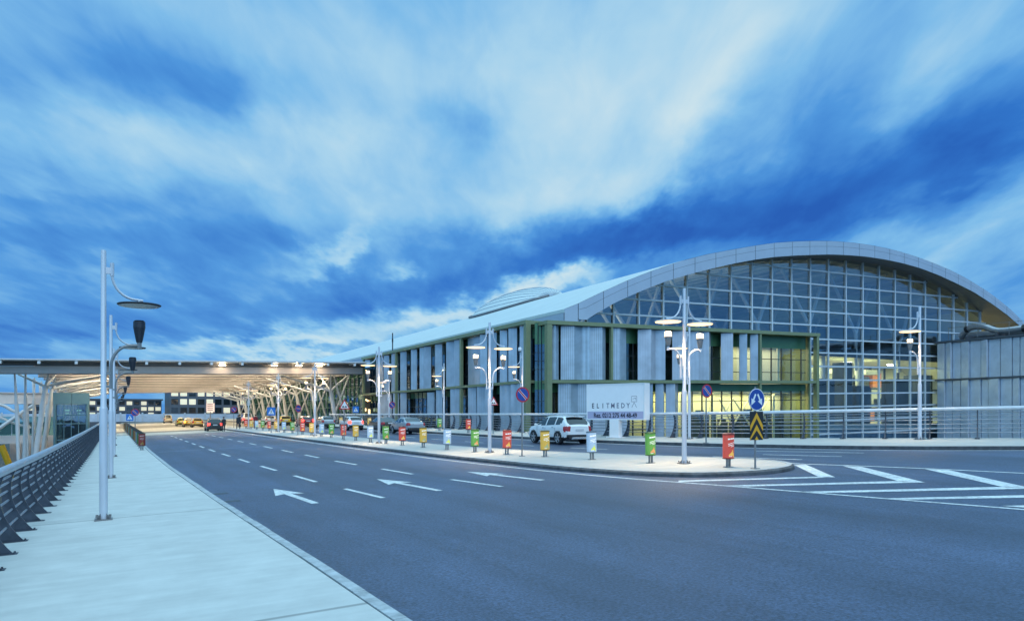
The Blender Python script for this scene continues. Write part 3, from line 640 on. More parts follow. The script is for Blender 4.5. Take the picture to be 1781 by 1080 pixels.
# ------------------------------------------------------------------ advertising bins
def make_bin(colname, col, lit, acc):
    body = mat('bin_'+colname+('_lit' if lit else ''), col, .4, var=.10, scale=6, emit=col if lit else None, estr=.42 if lit else 0)
    accm = mat('bin_'+colname+'_fruit'+('_lit' if lit else ''), acc, .5, emit=acc if lit else None, estr=.5 if lit else 0)
    wh = M['bin_white'] if lit else M['bin_grey']
    t = thing('litter_bin', '', 'litter bin', (0, 0, 0), 0)
    mb = MB(); 
    for s in (-.055, .055): mb.lathe([(.038, 0), (.038, .30)], (s, 0, 0), 8)
    mb.box((0, 0, .01), (.26, .2, .02)); mb.build('stand', M['post_grey'], t)
    a, b = .205, .145
    mb = MB(); mb.lathe([(.8, .29), (1, .31), (1, 1.03), (.98, 1.05)], n=20, sx=a, sy=b); p = mb.build('panel', body, t, True)
    mb = MB(); mb.lathe([(.6, 1.04), (1.07, 1.045), (1.07, 1.075), (.9, 1.10), (0, 1.105)], n=20, sx=a, sy=b); cm = M['trim'] if not lit else mat('bin_cap_'+colname, tuple(q*.35 for q in col), .5); mb.build('cap', cm, t, True)
    mb = MB(); mb.lathe([(.85, .27), (1.05, .28), (1.05, .30), (.9, .302)], n=20, sx=a, sy=b); mb.build('base_rim', cm, t, True)
    def patch(x0, x1, z0, z1, side, sl=0., r=1.012):
        vs = []; n = 5
        for k in range(n+1):
            x = x0+(x1-x0)*k/n; ang = math.asin(max(-.98, min(.98, x/a))); y = -b*math.cos(ang)*r*side
            vs += [(x*side*r, y, z0+sl*x), (x*side*r, y, z1+sl*x)]
        return vs, [(2*k, 2*k+2, 2*k+3, 2*k+1) for k in range(n)]
    for side in (1, -1):
        mb = MB()
        for x0, x1, z0, z1, sl in ((-.13, -.05, .90, .945, .1), (-.04, .05, .90, .945, .1), (.06, .14, .90, .945, .1), (-.12, .02, .77, .79, .22), (.035, .14, .77, .79, .22), (-.12, .08, .715, .735, .22), (-.03, .13, .665, .683, .22), (-.10, .02, .35, .365, 0)):
            mb.add(*patch(x0, x1, z0, z1, side, sl))
        mb.build('lettering', wh, p)
        mb = MB()
        for x0, x1, z0, z1, sl in ((-.10, -.03, .44, .50, .9), (-.035, .03, .40, .50, .9), (.02, .06, .42, .60, -1.1), (.05, .10, .42, .55, -1.1), (-.04, .07, .38, .44, .2)):
            mb.add(*patch(x0, x1, z0, z1, side, sl, 1.02))
        mb.build('fruit_print', accm, p)
    return t
M['bin_white'] = mat('bin_white', (.8, .78, .72), .5, emit=(.8, .78, .72), estr=.5); M['bin_grey'] = mat('bin_grey', (.5, .42, .42), .5)
BC = {'red': ((.52, .07, .045), (.75, .42, .08)), 'green': ((.10, .27, .05), (.62, .26, .10)), 'blue': ((.27, .38, .50), (.50, .56, .10)), 'yellow': ((.52, .32, .05), (.30, .32, .16))}
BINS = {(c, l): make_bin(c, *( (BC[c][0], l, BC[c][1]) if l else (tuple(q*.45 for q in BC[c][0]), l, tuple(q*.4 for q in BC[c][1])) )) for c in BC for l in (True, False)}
used = set()
def put_bin(c, lit, u, v, label, group, rz=TH):
    src = BINS[(c, lit)]
    if (c, lit) not in used:
        used.add((c, lit)); src.location = G(u, v); src.rotation_euler = (0, 0, rz); src['label'] = label; src['group'] = group; return src
    return dup(src, G(u, v), rz, label, group)
row = [(17.6, 17.52), (20.7, 16.86), (23.6, 16.34), (26.4, 15.91), (29, 15.48), (31.7, 15.2), (34.6, 15.01), (37.7, 14.95), (41, 14.95), (43.7, 14.87), (46.6, 14.8), (50.1, 14.86), (53.4, 14.91), (57.1, 15.0), (60.4, 15.05), (64, 15.1), (67.9, 15.2), (72.1, 15.2), (76, 15.2), (80, 15.2), (84, 15.2), (88, 15.2), (92, 15.2), (96, 15.2), (100, 15.2)]
ordn = ['first', 'second', 'third', 'fourth', 'fifth', 'sixth', 'seventh']
for i, (u, v) in enumerate(row):
    c = ('red', 'green', 'blue', 'yellow')[i % 4]
    lab = ['red lit advertising bin beside the chevron sign at the island tip', 'green lit advertising bin left of the big double lamp', 'pale blue lit advertising bin in front of the suv tail', 'yellow lit advertising bin in front of the suv wheels',
           'red lit advertising bin between double lamp and no-stopping sign', 'green lit advertising bin just left of the second double lamp'][i] if i < 6 else '%s lit advertising bin, %s %s one along the island from its tip' % (c, ordn[i//4], c)
    o = put_bin(c, True, u, v, lab, 'advertising bins on the traffic island'); o.rotation_euler = (random.uniform(-.025, .025), random.uniform(-.03, .03), TH+random.uniform(-.09, .09))
for c, u, v, l in (('green', 60.2, 25.4, 'green lit bin on the outer footway at a single lamp foot'), ('red', 52.5, 24.6, 'red lit bin on the outer footway near the bump sign'), ('yellow', 78.8, 24.9, 'yellow lit bin on the outer footway behind the dark sedan'), ('yellow', 89.9, 24.8, 'yellow lit bin on the outer footway behind the white hatchback')):
    put_bin(c, True, u, v, l, 'bins on the outer footway')
for i in range(22):
    c = ('red', 'green', 'blue', 'yellow')[i % 4]
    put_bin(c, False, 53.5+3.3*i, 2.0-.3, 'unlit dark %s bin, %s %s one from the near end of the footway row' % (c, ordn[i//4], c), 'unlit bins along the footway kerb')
# ------------------------------------------------------------------ signs
def sign_post(name, label, u, v, h, rz=TH):
    t = thing(name, label, 'traffic sign', G(u, v), rz)
    mb = MB(); mb.lathe([(.032, 0), (.032, h), (0, h+.01)], n=10); mb.box((0, 0, .012), (.2, .2, .024)); mb.build('post', M['post_grey'], t)
    return t
def disc(mb, r, zc, y, th=.015, n=28): 
    vs = [(r*math.cos(2*math.pi*k/n), y, zc+r*math.sin(2*math.pi*k/n)) for k in range(n)]; mb.extrude(vs, (0, th, 0))
def flat(mb, pts, y): mb.poly([(x, y, z) for x, z in pts])
def ring(mb, r0, r1, zc, y, n=32):
    for k in range(n):
        a, b = 2*math.pi*k/n, 2*math.pi*(k+1)/n
        mb.quad((r0*math.cos(a), y, zc+r0*math.sin(a)), (r1*math.cos(a), y, zc+r1*math.sin(a)), (r1*math.cos(b), y, zc+r1*math.sin(b)), (r0*math.cos(b), y, zc+r0*math.sin(b)))
def no_stopping(label, u, v, zc, r=.33, rz=TH, both=False, tilt=0.):
    t = sign_post('no_stopping_sign', label, u, v, zc+r*.8, rz)
    mb = MB(); disc(mb, r, zc, -.06); p = mb.build('sign_disc', M['blue'], t)
    mb = MB(); ring(mb, r*.82, r*1.0, zc, -.064); mb.build('red_ring', M['red'], p)
    a = math.radians(-45+tilt); d = Vector((math.cos(a), math.sin(a))); q = Vector((-d.y, d.x))
    mb = MB(); flat(mb, [(Vector((0, zc))+d*s*r*.83+q*w*r)[:] for s, w in ((-1, -.09), (1, -.09), (1, .09), (-1, .09))], -.063); mb.build('red_slash', M['red'], p)
    mb = MB()
    for o in (-.12, .12): flat(mb, [(Vector((0, zc))+d*s*r*.8+q*(o+w)*r)[:] for s, w in ((-1, -.025), (1, -.025), (1, .025), (-1, .025))], -.0625)
    mb.build('slash_edge', M['sign_white'], p)
    return t
no_stopping('round blue no-stopping sign with red rim on the island left of the suv', 27.5, 15.42, 2.63)
no_stopping('round no-stopping sign on the outer footway between the big lamp and the arrow sign', 27.2, 25.6, 2.55)
no_stopping('round no-stopping sign on a post in front of the terminal left of the silver sedan', 76.2, 26.6, 2.4, .36)
no_stopping('small round no-stopping sign turned askew beside the blue crossing sign', 67, 14.6, 2.35, .34, TH+.5, tilt=35)
no_stopping('round no-stopping sign above the unlit bins on the footway', 77.8, 1.9, 2.5, .34)
no_stopping('far no-stopping sign on the island beside the red and white van', 108, 14.8, 2.5, .4)
def crossing_sign(label, u, v, zc, r=.36):
    t = sign_post('crossing_sign', label, u, v, zc+r)
    mb = MB(); mb.box((0, -.05, zc), (2*r, .015, 2*r)); p = mb.build('sign_plate', M['sky_blue'], t)
    mb = MB(); flat(mb, [(-r*.72, zc-r*.62), (r*.72, zc-r*.62), (0, zc+r*.68)], -.062); w = mb.build('white_triangle', M['sign_white'], p)
    mb = MB(); disc(mb, r*.09, zc+r*.22, -.066, .002, 10)
    for q in ([(-.08, .1), (.1, .1), (.06, -.2), (-.06, -.2)], [(-.06, -.2), (.0, -.2), (-.18, -.55), (-.26, -.55)], [(0, -.2), (.07, -.2), (.24, -.55), (.16, -.55)], [(-.08, .1), (-.05, .02), (-.22, -.14), (-.25, -.08)]): flat(mb, [(x*r, zc+z*r) for x, z in q], -.065)
    mb.build('walker_symbol', M['black'], w); return t
crossing_sign('blue square pedestrian crossing sign beside a double lamp on the island', 78, 14.3, 2.15, .42)
crossing_sign('blue square crossing sign on the outer footway near the terminal corner', 86, 25.5, 2.0, .38)
crossing_sign('blue square crossing sign beside the unlit bins on the footway', 91, 1.7, 2.0, .36)
def bump_sign(label, u, v, zc, r):
    t = sign_post('bump_sign', label, u, v, zc+r*.4)
    tri = lambda k, y0=0: [(0, zc+r*k+y0), (-r*.9*k, zc-r*.55*k+y0), (r*.9*k, zc-r*.55*k+y0)]
    mb = MB(); mb.extrude([(x, -.06, z) for x, z in tri(1)], (0, .015, 0)); p = mb.build('red_border', M['red'], t)
    mb = MB(); flat(mb, tri(.70), -.065); w = mb.build('white_field', M['sign_white'], p)
    mb = MB(); pts = [(-.42, -.26), (.42, -.26)]+[(.42-.84*k/16, -.26+.24*abs(math.sin(2*math.pi*k/16))) for k in range(1, 16)]; flat(mb, [(x*r, zc+z*r) for x, z in pts], -.067); mb.build('bump_symbol', M['black'], w); return t
bump_sign('large red bordered triangle bump warning sign on the island by the parked cars', 51.7, 14.5, 2.45, .47)
bump_sign('small red bordered triangle bump warning sign on the outer footway left of a double lamp', 48.6, 24.8, 2.35, .42)
t = sign_post('keep_either_side_sign', 'round blue sign with two white down arrows above a yellow and black chevron board', 16.6, 17.66, 2.55)
mb = MB(); disc(mb, .345, 2.16, -.06); p = mb.build('arrow_disc', M['blue'], t)
mb = MB(); ring(mb, .322, .345, 2.16, -.064); mb.build('white_rim', M['sign_white'], p)
mb = MB()
for s in (-1, 1):
    a = math.radians(-90+s*28); d = Vector((math.cos(a), math.sin(a))); q = Vector((-d.y, d.x)); o = Vector((s*.045, 2.16+.17))
    P = lambda l, w: tuple(o+d*l+q*w)
    flat(mb, [P(0, -.032), P(.22, -.032), P(.22, .032), P(0, .032)], -.064); flat(mb, [P(.20, -.10), P(.40, 0), P(.20, .10)], -.0645)
mb.build('white_arrow', M['sign_white'], p)
mb = MB(); mb.box((0, -.05, 1.345), (.56, .016, .89)); p = mb.build('chevron_board', M['black'], t)
mb = MB(); z0, z1 = .905, 1.785
def clipv(z): return max(z0, min(z1, z))
for k in range(3):
    zt = 1.76-.375*k
    for s in (-1, 1):
        top = [(0, zt), (s*.275, zt-.41), (s*.275, zt-.59), (0, zt-.18)]
        if k == 2: top = [(0, zt), (s*.07, zt-.105), (0, zt-.105)] ; top = [(0, 1.02), (s*.09, .905), (0, .905)]
        if k < 2: top = [(x, max(z, .903)) for x, z in top]
        flat(mb, top, -.0605)
mb.build('yellow_chevron', M['sign_yellow'], p)
# ------------------------------------------------------------------ billboard
bc = G(35.4, 26.15); rz = math.radians(39)
t = thing('billboard', 'white box billboard on a short pillar in front of the railing and terminal', 'billboard', bc, math.pi-rz+math.pi)
t.rotation_euler = (0, 0, -rz)
mb = MB(); mb.box((0, .1, .55), (.62, .40, 1.1)); mb.box((0, .1, .03), (.95, .62, .06)); mb.build('pillar', M['bill_white'], t)
bw, bh, bz = 3.95, 2.14, 1.06
mb = MB(); mb.box((0, .3, bz+bh/2), (bw, .62, bh)); mb.build('casing', M['bill_white'], t)
mb = MB(); 
for x0, x1, z0, z1 in ((-bw/2, bw/2, bz+bh-.06, bz+bh), (-bw/2, bw/2, bz, bz+.06), (-bw/2, -bw/2+.06, bz+.06, bz+bh-.06), (bw/2-.06, bw/2, bz+.06, bz+bh-.06)): mb.box(((x0+x1)/2, -.02, (z0+z1)/2), (x1-x0, .035, z1-z0))
mb.build('frame', M['sign_white'], t)
mb = MB(); mb.quad((-bw/2+.06, -.014, bz+.06), (bw/2-.06, -.014, bz+.06), (bw/2-.06, -.014, bz+.50), (-bw/2+.06, -.014, bz+.50)); st = mb.build('violet_strip', M['violet'], t)
text_mesh('Rez. 0212 275 44 48-49', .38, M['ink'], 'phone_number', st, (-bw/2+.52, -.020, bz+.14), (1, 0, 0), (0, 0, 1), (0, -1, 0), .003, 2.95, bold=.010)
for i, ch in enumerate('ELITMEDY'):
    text_mesh(ch, .42, M['ink'] if i < 3 else M['ink_soft'], 'lettering', t, (-bw/2+.46+i*.345, -.012, bz+.70), (1, 0, 0), (0, 0, 1), (0, -1, 0), .003, bold=.006, sx=.85, mid=True)
mb = MB(); lx, lz = 1.30, bz+.72     # the logo: an easel-like A with a small board
def ln(a, b, w=.022):
    a, b = Vector(a), Vector(b); d = (b-a).normalized(); q = Vector((-d.y, d.x))*w/2; flat(mb, [tuple(a-q), tuple(b-q), tuple(b+q), tuple(a+q)], -.015)
for a, b in (((lx-.16, lz), (lx, lz+.30)), ((lx+.16, lz), (lx, lz+.30)), ((lx-.17, lz+.34), (lx+.17, lz+.34)), ((lx-.17, lz+.66), (lx+.17, lz+.66)), ((lx-.17, lz+.34), (lx-.17, lz+.66)), ((lx+.17, lz+.34), (lx+.17, lz+.66)), ((lx-.1, lz+.5), (lx+.1, lz+.56)), ((lx+.1, lz+.56), (lx+.1, lz+.44))): ln(a, b)
mb.build('logo', M['ink_soft'], t)
# ------------------------------------------------------------------ terminal
KG = .0197                                       # the gable steps up slightly along its length
UG, UF, UC = 58.6, 61.1, 64.0                    # front of the green box, roof fascia, curtain wall
VL, VE = 34.5, 39.0                              # left facade, eave
term = thing('airport_terminal', 'large airport terminal with arched silver roof, glazed gable and folded metal screens', 'terminal', W(62, 36, -7.2), 0, world=True)
top_px = [(130, 437), (190, 415), (340, 343), (495, 273), (640, 217), (780, 172), (915, 137), (1048, 112), (1172, 90), (1290, 73), (1405, 65), (1515, 62)]
TOP = [(940+x*.31486, 400+y*.31486) for x, y in top_px] + [(1380+x*.31476, 400+y*.31476) for x, y in [(220, 63.5), (320, 71), (418, 84), (512, 102), (605, 126), (690, 153), (770, 183), (855, 218), (935, 258), (1015, 305), (1085, 350), (1150, 400), (1215, 455), (1274, 515)]]
arcT = [on_u(x, y, UF) for x, y in TOP]
(v0_, z0_), (v1_, z1_) = arcT[-2:]
for k in range(1, 5): arcT.append((v1_+2.6*k, z1_+(z1_-z0_)/(v1_-v0_)*2.6*k*(1+.06*k)))
arcT[0] = (VE, arcT[0][1])
bot_px = [(940+x*.31486, 400+y*.31486) for x, y in [(262, 497), (300, 466), (410, 402), (553, 338), (690, 285), (822, 245), (942, 215), (1063, 187), (1180, 165), (1290, 150), (1405, 142), (1515, 138)]] + [(1380+x*.31476, 400+y*.31476) for x, y in [(200, 136), (300, 140), (400, 148), (500, 163), (600, 184), (700, 212), (800, 250), (900, 296), (1000, 347), (1090, 405), (1180, 470), (1260, 540)]]
arcB = [on_u(x, y, UF) for x, y in bot_px]
zb = lambda v: interp(arcB, v) if v < arcB[-1][0] else arcB[-1][1]-(v-arcB[-1][0])*.75
zt = lambda v: interp(arcT, v)
vs_ = [VE + (arcT[-1][0]-VE)*k/60 for k in range(61)]
UE = 232.
mb = MB()                                       # roof skin with thickness
for a, b in zip(vs_, vs_[1:]):
    for u0, u1 in ((UF-.05, 100), (100, 150), (150, UE)):
        mb.quad(W(u0, a, zt(a)+.02), W(u0, b, zt(b)+.02), W(u1, b, zt(b)+.02), W(u1, a, zt(a)+.02))
mb.quad(W(UF-.05, VE, zt(VE)+.02), W(UE, VE, zt(VE)+.02), W(UE, VE, zt(VE)-.35), W(UF-.05, VE, zt(VE)-.35))
roof = mb.build('roof', M['roof'], term, True)
mb = MB()
for a, b in zip(vs_, vs_[1:]): mb.quad(W(UC+1, a, zt(a)-1.0), W(UC+1, b, zt(b)-1.0), W(UE-2, b, zt(b)-1.0), W(UE-2, a, zt(a)-1.0))
mb.build('ceiling', M['inner_ceiling'], term, True)
mb = MB(); jt = MB()                            # fascia: two courses of panels with open joints
nP = 30; vf = [VE + 1.6 + (arcT[-1][0]-VE-1.6)*k/nP for k in range(nP+1)]
lower0 = lambda v: max(zb(v), 11.0) if v < 45 else zb(v)
for a, b in zip(vf, vf[1:]):
    for q in range(3):
        a2, b2 = a+(b-a)*q/3, a+(b-a)*(q+1)/3
        g0 = .05 if q == 0 else 0
        for lo, hi in ((.0, .60), (.615, 1.)):
            P = lambda v, f: W(UF-.06, v, lower0(v)+(zt(v)-lower0(v))*f)
            mb.quad(P(a2+g0, lo), P(b2, lo), P(b2, hi), P(a2+g0, hi))
        jt.quad(W(UF, a2, lower0(a2)), W(UF, b2, lower0(b2)), W(UF, b2, zt(b2)), W(UF, a2, zt(a2)))
mb.quad(W(UF-.06, VE, 11.2), W(UF-.06, VE+1.58, 11.2), W(UF-.06, VE+1.58, zt(VE+1.58)), W(UF-.06, VE, zt(VE)))
fas = mb.build('fascia', M['fascia'], term); jt.build('joint_backing', M['inner_dark'], fas)
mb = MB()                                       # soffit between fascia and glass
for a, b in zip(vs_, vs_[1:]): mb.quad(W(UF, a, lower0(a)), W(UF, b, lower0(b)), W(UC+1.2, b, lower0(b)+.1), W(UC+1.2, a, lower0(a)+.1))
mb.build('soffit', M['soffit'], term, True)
mb = MB(); mb.fbox(UF+.1, UE, VE, VE+.3, 10.9, zt(VE)-.3); mb.build('eave_wall', M['fascia'], term)
# curtain wall
VR = 103.6
mv = [40.2+3.4*k for k in range(1, 24)]
gl = MB(); ml = MB(); mh = MB()
vv = [VE+1.5]+mv
for a, b in zip(vv, vv[1:]):
    if b > 116: break
    gl.quad(W(UC, a, -7), W(UC, b, -7), W(UC, b, lower0(b)+.3), W(UC, a, lower0(a)+.3))
for v in mv:
    if v < 116: ml.fbox(UC-.20, UC+.06, v-.10, v+.10, -7, lower0(v)+.1)
r0 = 2.36 + (721-614.)/1281*95 - KG*(81.3-36)  # one measured transom
for k in range(-10, 12):
    z = r0 + 1.735*k; lo, hi = None, None
    for s in range(0, 1000):
        v = VE+1.5+s*.076
        if z+KG*(v-36) < lower0(v)-.05:
            lo = v if lo is None else lo; hi = v
    if lo is not None and hi-lo > 1: mh.slope_box(UC-.15, UC+.05, lo, hi, z-.095, z+.095, KG, 36)
gw = gl.build('curtain_glazing', M['curtain_glass'], term)
ml.build('mullion', M['mullion'], gw); mh.build('transom', M['mullion'], gw)
# hall behind the curtain wall
def fl(name, m, u0, u1, v0, v1, z0, z1): mb = MB(); mb.fbox(u0, u1, v0, v1, z0, z1); return mb.build(name, m, term)
fl('hall_floor', M['inner_floor'], UC+.3, 120, VE, 150, .7, 1.1)
fl('hall_mezzanine', M['inner_ceiling'], UC+7, 120, 62, 150, 10.8, 11.2)
fl('hall_back_wall', M['inner_wall'], 86, 86.4, VE, 150, 1.1, 10.8)
fl('hall_upper_wall', M['inner_dark'], 124, 124.3, VE+2, 150, 10, 12.6)
fl('hall_gallery_wall', M['inner_dark'], UC+6.8, UC+7, 62, 150, 10.7, 12.0)
fl('lower_floor', M['inner_dark'], UC+.3, UC+20, VE, 150, -7, -6.9)
fl('lower_wall', M['wing_panel'], UC+3.5, UC+3.8, VE, 150, -7.2, .2)
mb = MB()
for v in (66, 73, 80.5, 90, 98): mb.lathe([(.45, 1.1), (.45, 10.8)], W(UC+8, v, 0), 12)
mb.build('hall_column', M['truss'], term, True)
mb = MB()
for v0, v1, u, z1 in ((83.2, 86.2, UC+3, 7.2), (94, 96.5, UC+5, 6.5), (99, 102.5, UC+2.5, 7.5), (77.2, 78.6, UC+4, 4.0), (87.6, 92, UC+9, 3.2), (74, 76, UC+3, 9.5), (91.5, 92.6, UC+5, 9.8), (104, 108, UC+4, 5.5), (109.5, 113, UC+6, 8.5), (79.3, 82, UC+11, 6.2)): mb.fbox(u, u+2.5, v0, v1, 1.1, z1)
mb.build('hall_kiosk', M['inner_dark'], term)
mb = MB()
for k in range(9): v = 84+1.1*k; mb.fbox(UC+12, UC+12.5, v, v+.7, 1.2, 1.2+1.2+1.4*random.random())
mb.build('shop_shelf', M['orange_shop'], term)
mb = MB(); mq = MB()
for k in range(46):
    v = 66+64*random.random(); z = random.choice((1.2, 1.2, 1.2, 4.4, 7.2)); h = random.uniform(.8, 2.6); w = random.uniform(.4, 3.2)
    (mb if random.random() < .7 else mq).fbox(84.6-random.random(), 85.9, v, v+w, z, z+h)
for v in range(64, 140, 4): mb.fbox(85.7, 85.98, v, v+.22, 1.1, 10.75)
for z in (4.1, 7.0): mb.fbox(85.75, 85.97, VE+20, 146, z, z+.16)
mb.build('hall_fitting', M['inner_dark'], term); mq.build('shop_shelf', M['orange_shop'], term)
mb = MB()
for k in range(6): v = 70+6.5*k; mb.fbox(UC+10, UC+12, v, v+3.2, 8.6, 9.3)
mb.build('hall_sign_band', M['inner_wall'], term)
mb = MB()
for v in range(70, 118, 11): mb.fbox(UC+14, UC+14.4, v, v+1.6, 10.6, 10.7)
mb.build('hall_strip_light', M['strip'], term)
mb = MB(); mb.lathe([(0, -.16), (.16, 0), (0, .16)], W(UC+2.5, 91.2, 7.1), 10); mb.build('ceiling_lamp', M['spot_star'], term)
# roof structure seen through the glass
mb = MB()
for u in (UC+7, UC+24):
    for v in range(46, 116, 10):
        z = zt(v)-1.2
        for dv in (-4.5, 4.5): mb.tube([W(u, v, max(10, z-8)), W(u+1, v+dv, zt(v+dv)-1.1)], .25, 7)
        mb.tube([W(u, v, 8.8), W(u, v, max(10, z-8))], .26, 8)
for v in range(42, 116, 3): mb.tube([W(UC+2, v, zt(v)-1.35), W(UC+60, v, zt(v)-1.35)], .17, 5)
mb.build('roof_truss', M['truss'], term, True)
mb = MB()
for u, v, z in ((UC+8, 51, 15.6), (UC+8, 57, 18.1), (UC+20, 54, 16.5), (UC+20, 80, 20), (UC+10, 92, 18)): mb.lathe([(0, .1), (1.3, .06), (1.5, 0), (1.3, -.02), (0, -.02)], W(u, v, z), 20)
mb.build('reflector_disc', M['sign_white'], term)
fl('gallery_floor', M['inner_ceiling'], UC+1.5, 110, VE+.5, 70, 10.3, 10.8)
fl('gallery_back', M['inner_wall'], 108, 108.3, 52, 112, 9.1, 13.5)
# green framed box in front of the gable
gv = lambda px: on_u(px, 600, UG)[0]
g1 = lambda x: gv(940+x*.31486)
V0, V1 = g1(45), g1(1525)
GT, GM, GB = 11.12, 5.62, -7.0                    # top, middle, bottom of the frame at v = 36
mb = MB()
mb.slope_box(UG-.25, UC-.3, V0-.3, V1+.35, GT-.36, GT, KG, 36)      # top slab
mb.slope_box(UG-.15, UG+1.2, V0, V1, GM-.32, GM-.02, KG, 36)
for x, w in ((45, .26), (1525, .19)): mb.slope_box(UG-.22, UG+.3, g1(x)-w, g1(x)+w, GB, GT-.362, KG, 36)
for x in (390, 1210):
    mb.slope_box(UG-.2, UG+.1, g1(x)-.12, g1(x)+.12, GM, GT-.362, KG, 36); mb.slope_box(UG-.2, UG+.1, g1(x)-.12, g1(x)+.12, GB, GM-.362, KG, 36)
mb.slope_box(UG+1.0, UC-.3, V1-.1, V1+.2, GB, GT-.362, KG, 36)
gf = mb.build('green_frame', M['green'], term)
mb = MB(); UGl = UG+1.3
mb.slope_box(UGl-.02, UGl+.06, V0+.4, V1-.3, GT-1.75, GT-.365, KG, 36); mb.slope_box(UGl-.02, UGl+.06, V0+.4, V1-.3, GM-1.15, GM-.365, KG, 36)
mb.build('spandrel', M['green_deep'], term)
mb = MB(); mb.slope_box(UGl, UGl+.03, V0+.4, V1-.3, GM-.02, GT-1.76, KG, 36); mb.build('upper_glazing', M['lit_glass'], term)
mb = MB(); mb.slope_box(UGl, UGl+.03, V0+.4, V1-.3, GB, GM-1.16, KG, 36); mb.build('lower_glazing', M['lit_glass'], term)
mb = MB()
for x in range(60, 1520, 55):
    for a, b in ((GM-.02, GT-1.75), (GB, GM-1.15)): mb.slope_box(UGl-.06, UGl+.09, g1(x)-.045, g1(x)+.045, a, b, KG, 36)
for z in (6.6, 8.1, .6, 2.0, 3.4, -2): mb.slope_box(UGl-.05, UGl+.08, V0+.4, V1-.3, z-.04, z+.04, KG, 36)
mb.build('window_bar', M['inner_dark'], term)
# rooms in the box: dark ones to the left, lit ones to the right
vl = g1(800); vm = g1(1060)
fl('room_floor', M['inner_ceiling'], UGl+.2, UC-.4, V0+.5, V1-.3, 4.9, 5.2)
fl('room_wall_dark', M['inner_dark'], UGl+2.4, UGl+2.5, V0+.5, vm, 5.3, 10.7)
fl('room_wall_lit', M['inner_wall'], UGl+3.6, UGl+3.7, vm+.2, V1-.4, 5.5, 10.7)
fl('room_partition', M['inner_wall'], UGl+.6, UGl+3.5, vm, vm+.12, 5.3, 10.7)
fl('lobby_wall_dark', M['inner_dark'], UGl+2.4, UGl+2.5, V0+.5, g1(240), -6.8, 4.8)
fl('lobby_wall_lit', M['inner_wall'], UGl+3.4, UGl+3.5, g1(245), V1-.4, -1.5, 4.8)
fl('lobby_floor', M['inner_floor'], UGl+.2, UC-.4, V0+.5, V1-.3, -1.7, -1.5)
mb = MB()
for x in (1275, 1385): mb.slope_box(UGl+.5, UGl+.75, g1(x)-.12, g1(x)+.12, 5.3, 10.5, KG, 36)
for x in (870, 1040, 1275, 1385): mb.fbox(UGl+1.2, UGl+1.5, g1(x)-.15, g1(x)+.15, -1.5, 4.8)
for a, b in ((1180, 1270), (1290, 1380), (1100, 1175)): mb.tube([W(UGl+1.8, g1(a), 1.2), W(UGl+1.8, g1(b), 4.2)], .1, 6); mb.tube([W(UGl+1.8, g1(b), 1.2), W(UGl+1.8, g1(a), 4.2)], .1, 6)
mb.build('inner_frame', M['inner_wall'], term)
mb = MB()
for k in range(26): x = 930+random.random()*560; mb.fbox(UGl+2.2, UGl+2.9, g1(x)-.3, g1(x)+.35, -1.5, .9+random.random()*2.2)
mb.build('lobby_furniture', M['inner_dark'], term)
def area(name, u, v, z, sx, sy, power, col=(1, .86, .50), rx=0.):
    l = bpy.data.lights.new(name, 'AREA'); l.shape = 'RECTANGLE'; l.size = sx; l.size_y = sy; l.energy = power; l.color = col
    o = bpy.data.objects.new(name, l); C.objects.link(o); o.location = W(u, v, z); o.rotation_euler = (rx, 0, TH); return o
area('room_light', UGl+2.0, (vm+V1)/2, 10.3, V1-vm-2, 1.6, 420, (1, .9, .66))
area('lobby_light', UGl+1.9, (g1(600)+V1)/2, 4.75, V1-g1(600)-2, 1.6, 1300, (1, .88, .42))
area('lobby_light', UGl+1.9, g1(260), 4.75, 2.5, 1.6, 120, (1, .9, .7))
area('hall_light', UC+13, 100, 10.5, 66, 9, 15000, (1, .94, .46))
area('gallery_light', UC+16, 50, 11.5, 15, 16, 1700, (1, .90, .66), math.pi)
# folded metal screens on the gable
def fold(mb, pts, z0, z1, k=0.):      # pts: (u, v) outline in plan, thin folded sheet
    n = len(pts)
    for th in (0, .05):
        for (ua, va), (ub, vb) in zip(pts, pts[1:]):
            mb.quad(W(ua+th, va, z0+k*(va-36)), W(ub+th, vb, z0+k*(vb-36)), W(ub+th, vb, z1+k*(vb-36)), W(ua+th, va, z1+k*(va-36)))
    for (u, v) in (pts[0], pts[-1]): mb.quad(W(u, v, z0+k*(v-36)), W(u+.05, v, z0+k*(v-36)), W(u+.05, v, z1+k*(v-36)), W(u, v, z1+k*(v-36)))
def gable_sheet(xs, z0, z1, m, amp=.45):
    vs = [g1(x) for x in xs]; pts = []
    for i, v in enumerate(vs): pts.append((UG+.55-(amp if i % 2 else 0), v))
    mb = MB(); fold(mb, pts, z0, z1, KG); mb.build('metal_screen', m, term)
for xs in ([60, 88, 118], [130, 190, 245, 278], [293, 345, 378], [400, 443, 492]): gable_sheet(xs, GM+.02, GT-.38, M['sheet_perf'])
for xs in ([557, 610, 655, 688], [748, 792, 836, 875], [893, 930, 960], [1018, 1062, 1085], [1120, 1140, 1160], [1180, 1200, 1222]): gable_sheet(xs, GM+.02, GT-.38, M['sheet'], .6)
gable_sheet([115, 170, 225, 280], -3.2, GM-.36, M['sheet_perf']); 
for xs in ([605, 622, 640], [655, 680, 705], [712, 745, 780], [300, 360, 420, 480]): gable_sheet(xs, -3.2, GM-.36, M['sheet'], .5)
# below road level the screens go on under the whole gable
vq = 37.
while vq < V1-2:
    w = random.choice((1.6, 2.2, 3.0)); mb = MB(); fold(mb, [(UG+.5, vq), (UG+.2, vq+w/2), (UG+.5, vq+w)], -7.1, -3.5 if vq < g1(600) else -1.9); mb.build('metal_screen', M['sheet'], term); vq += w+random.choice((.3, 1.2))
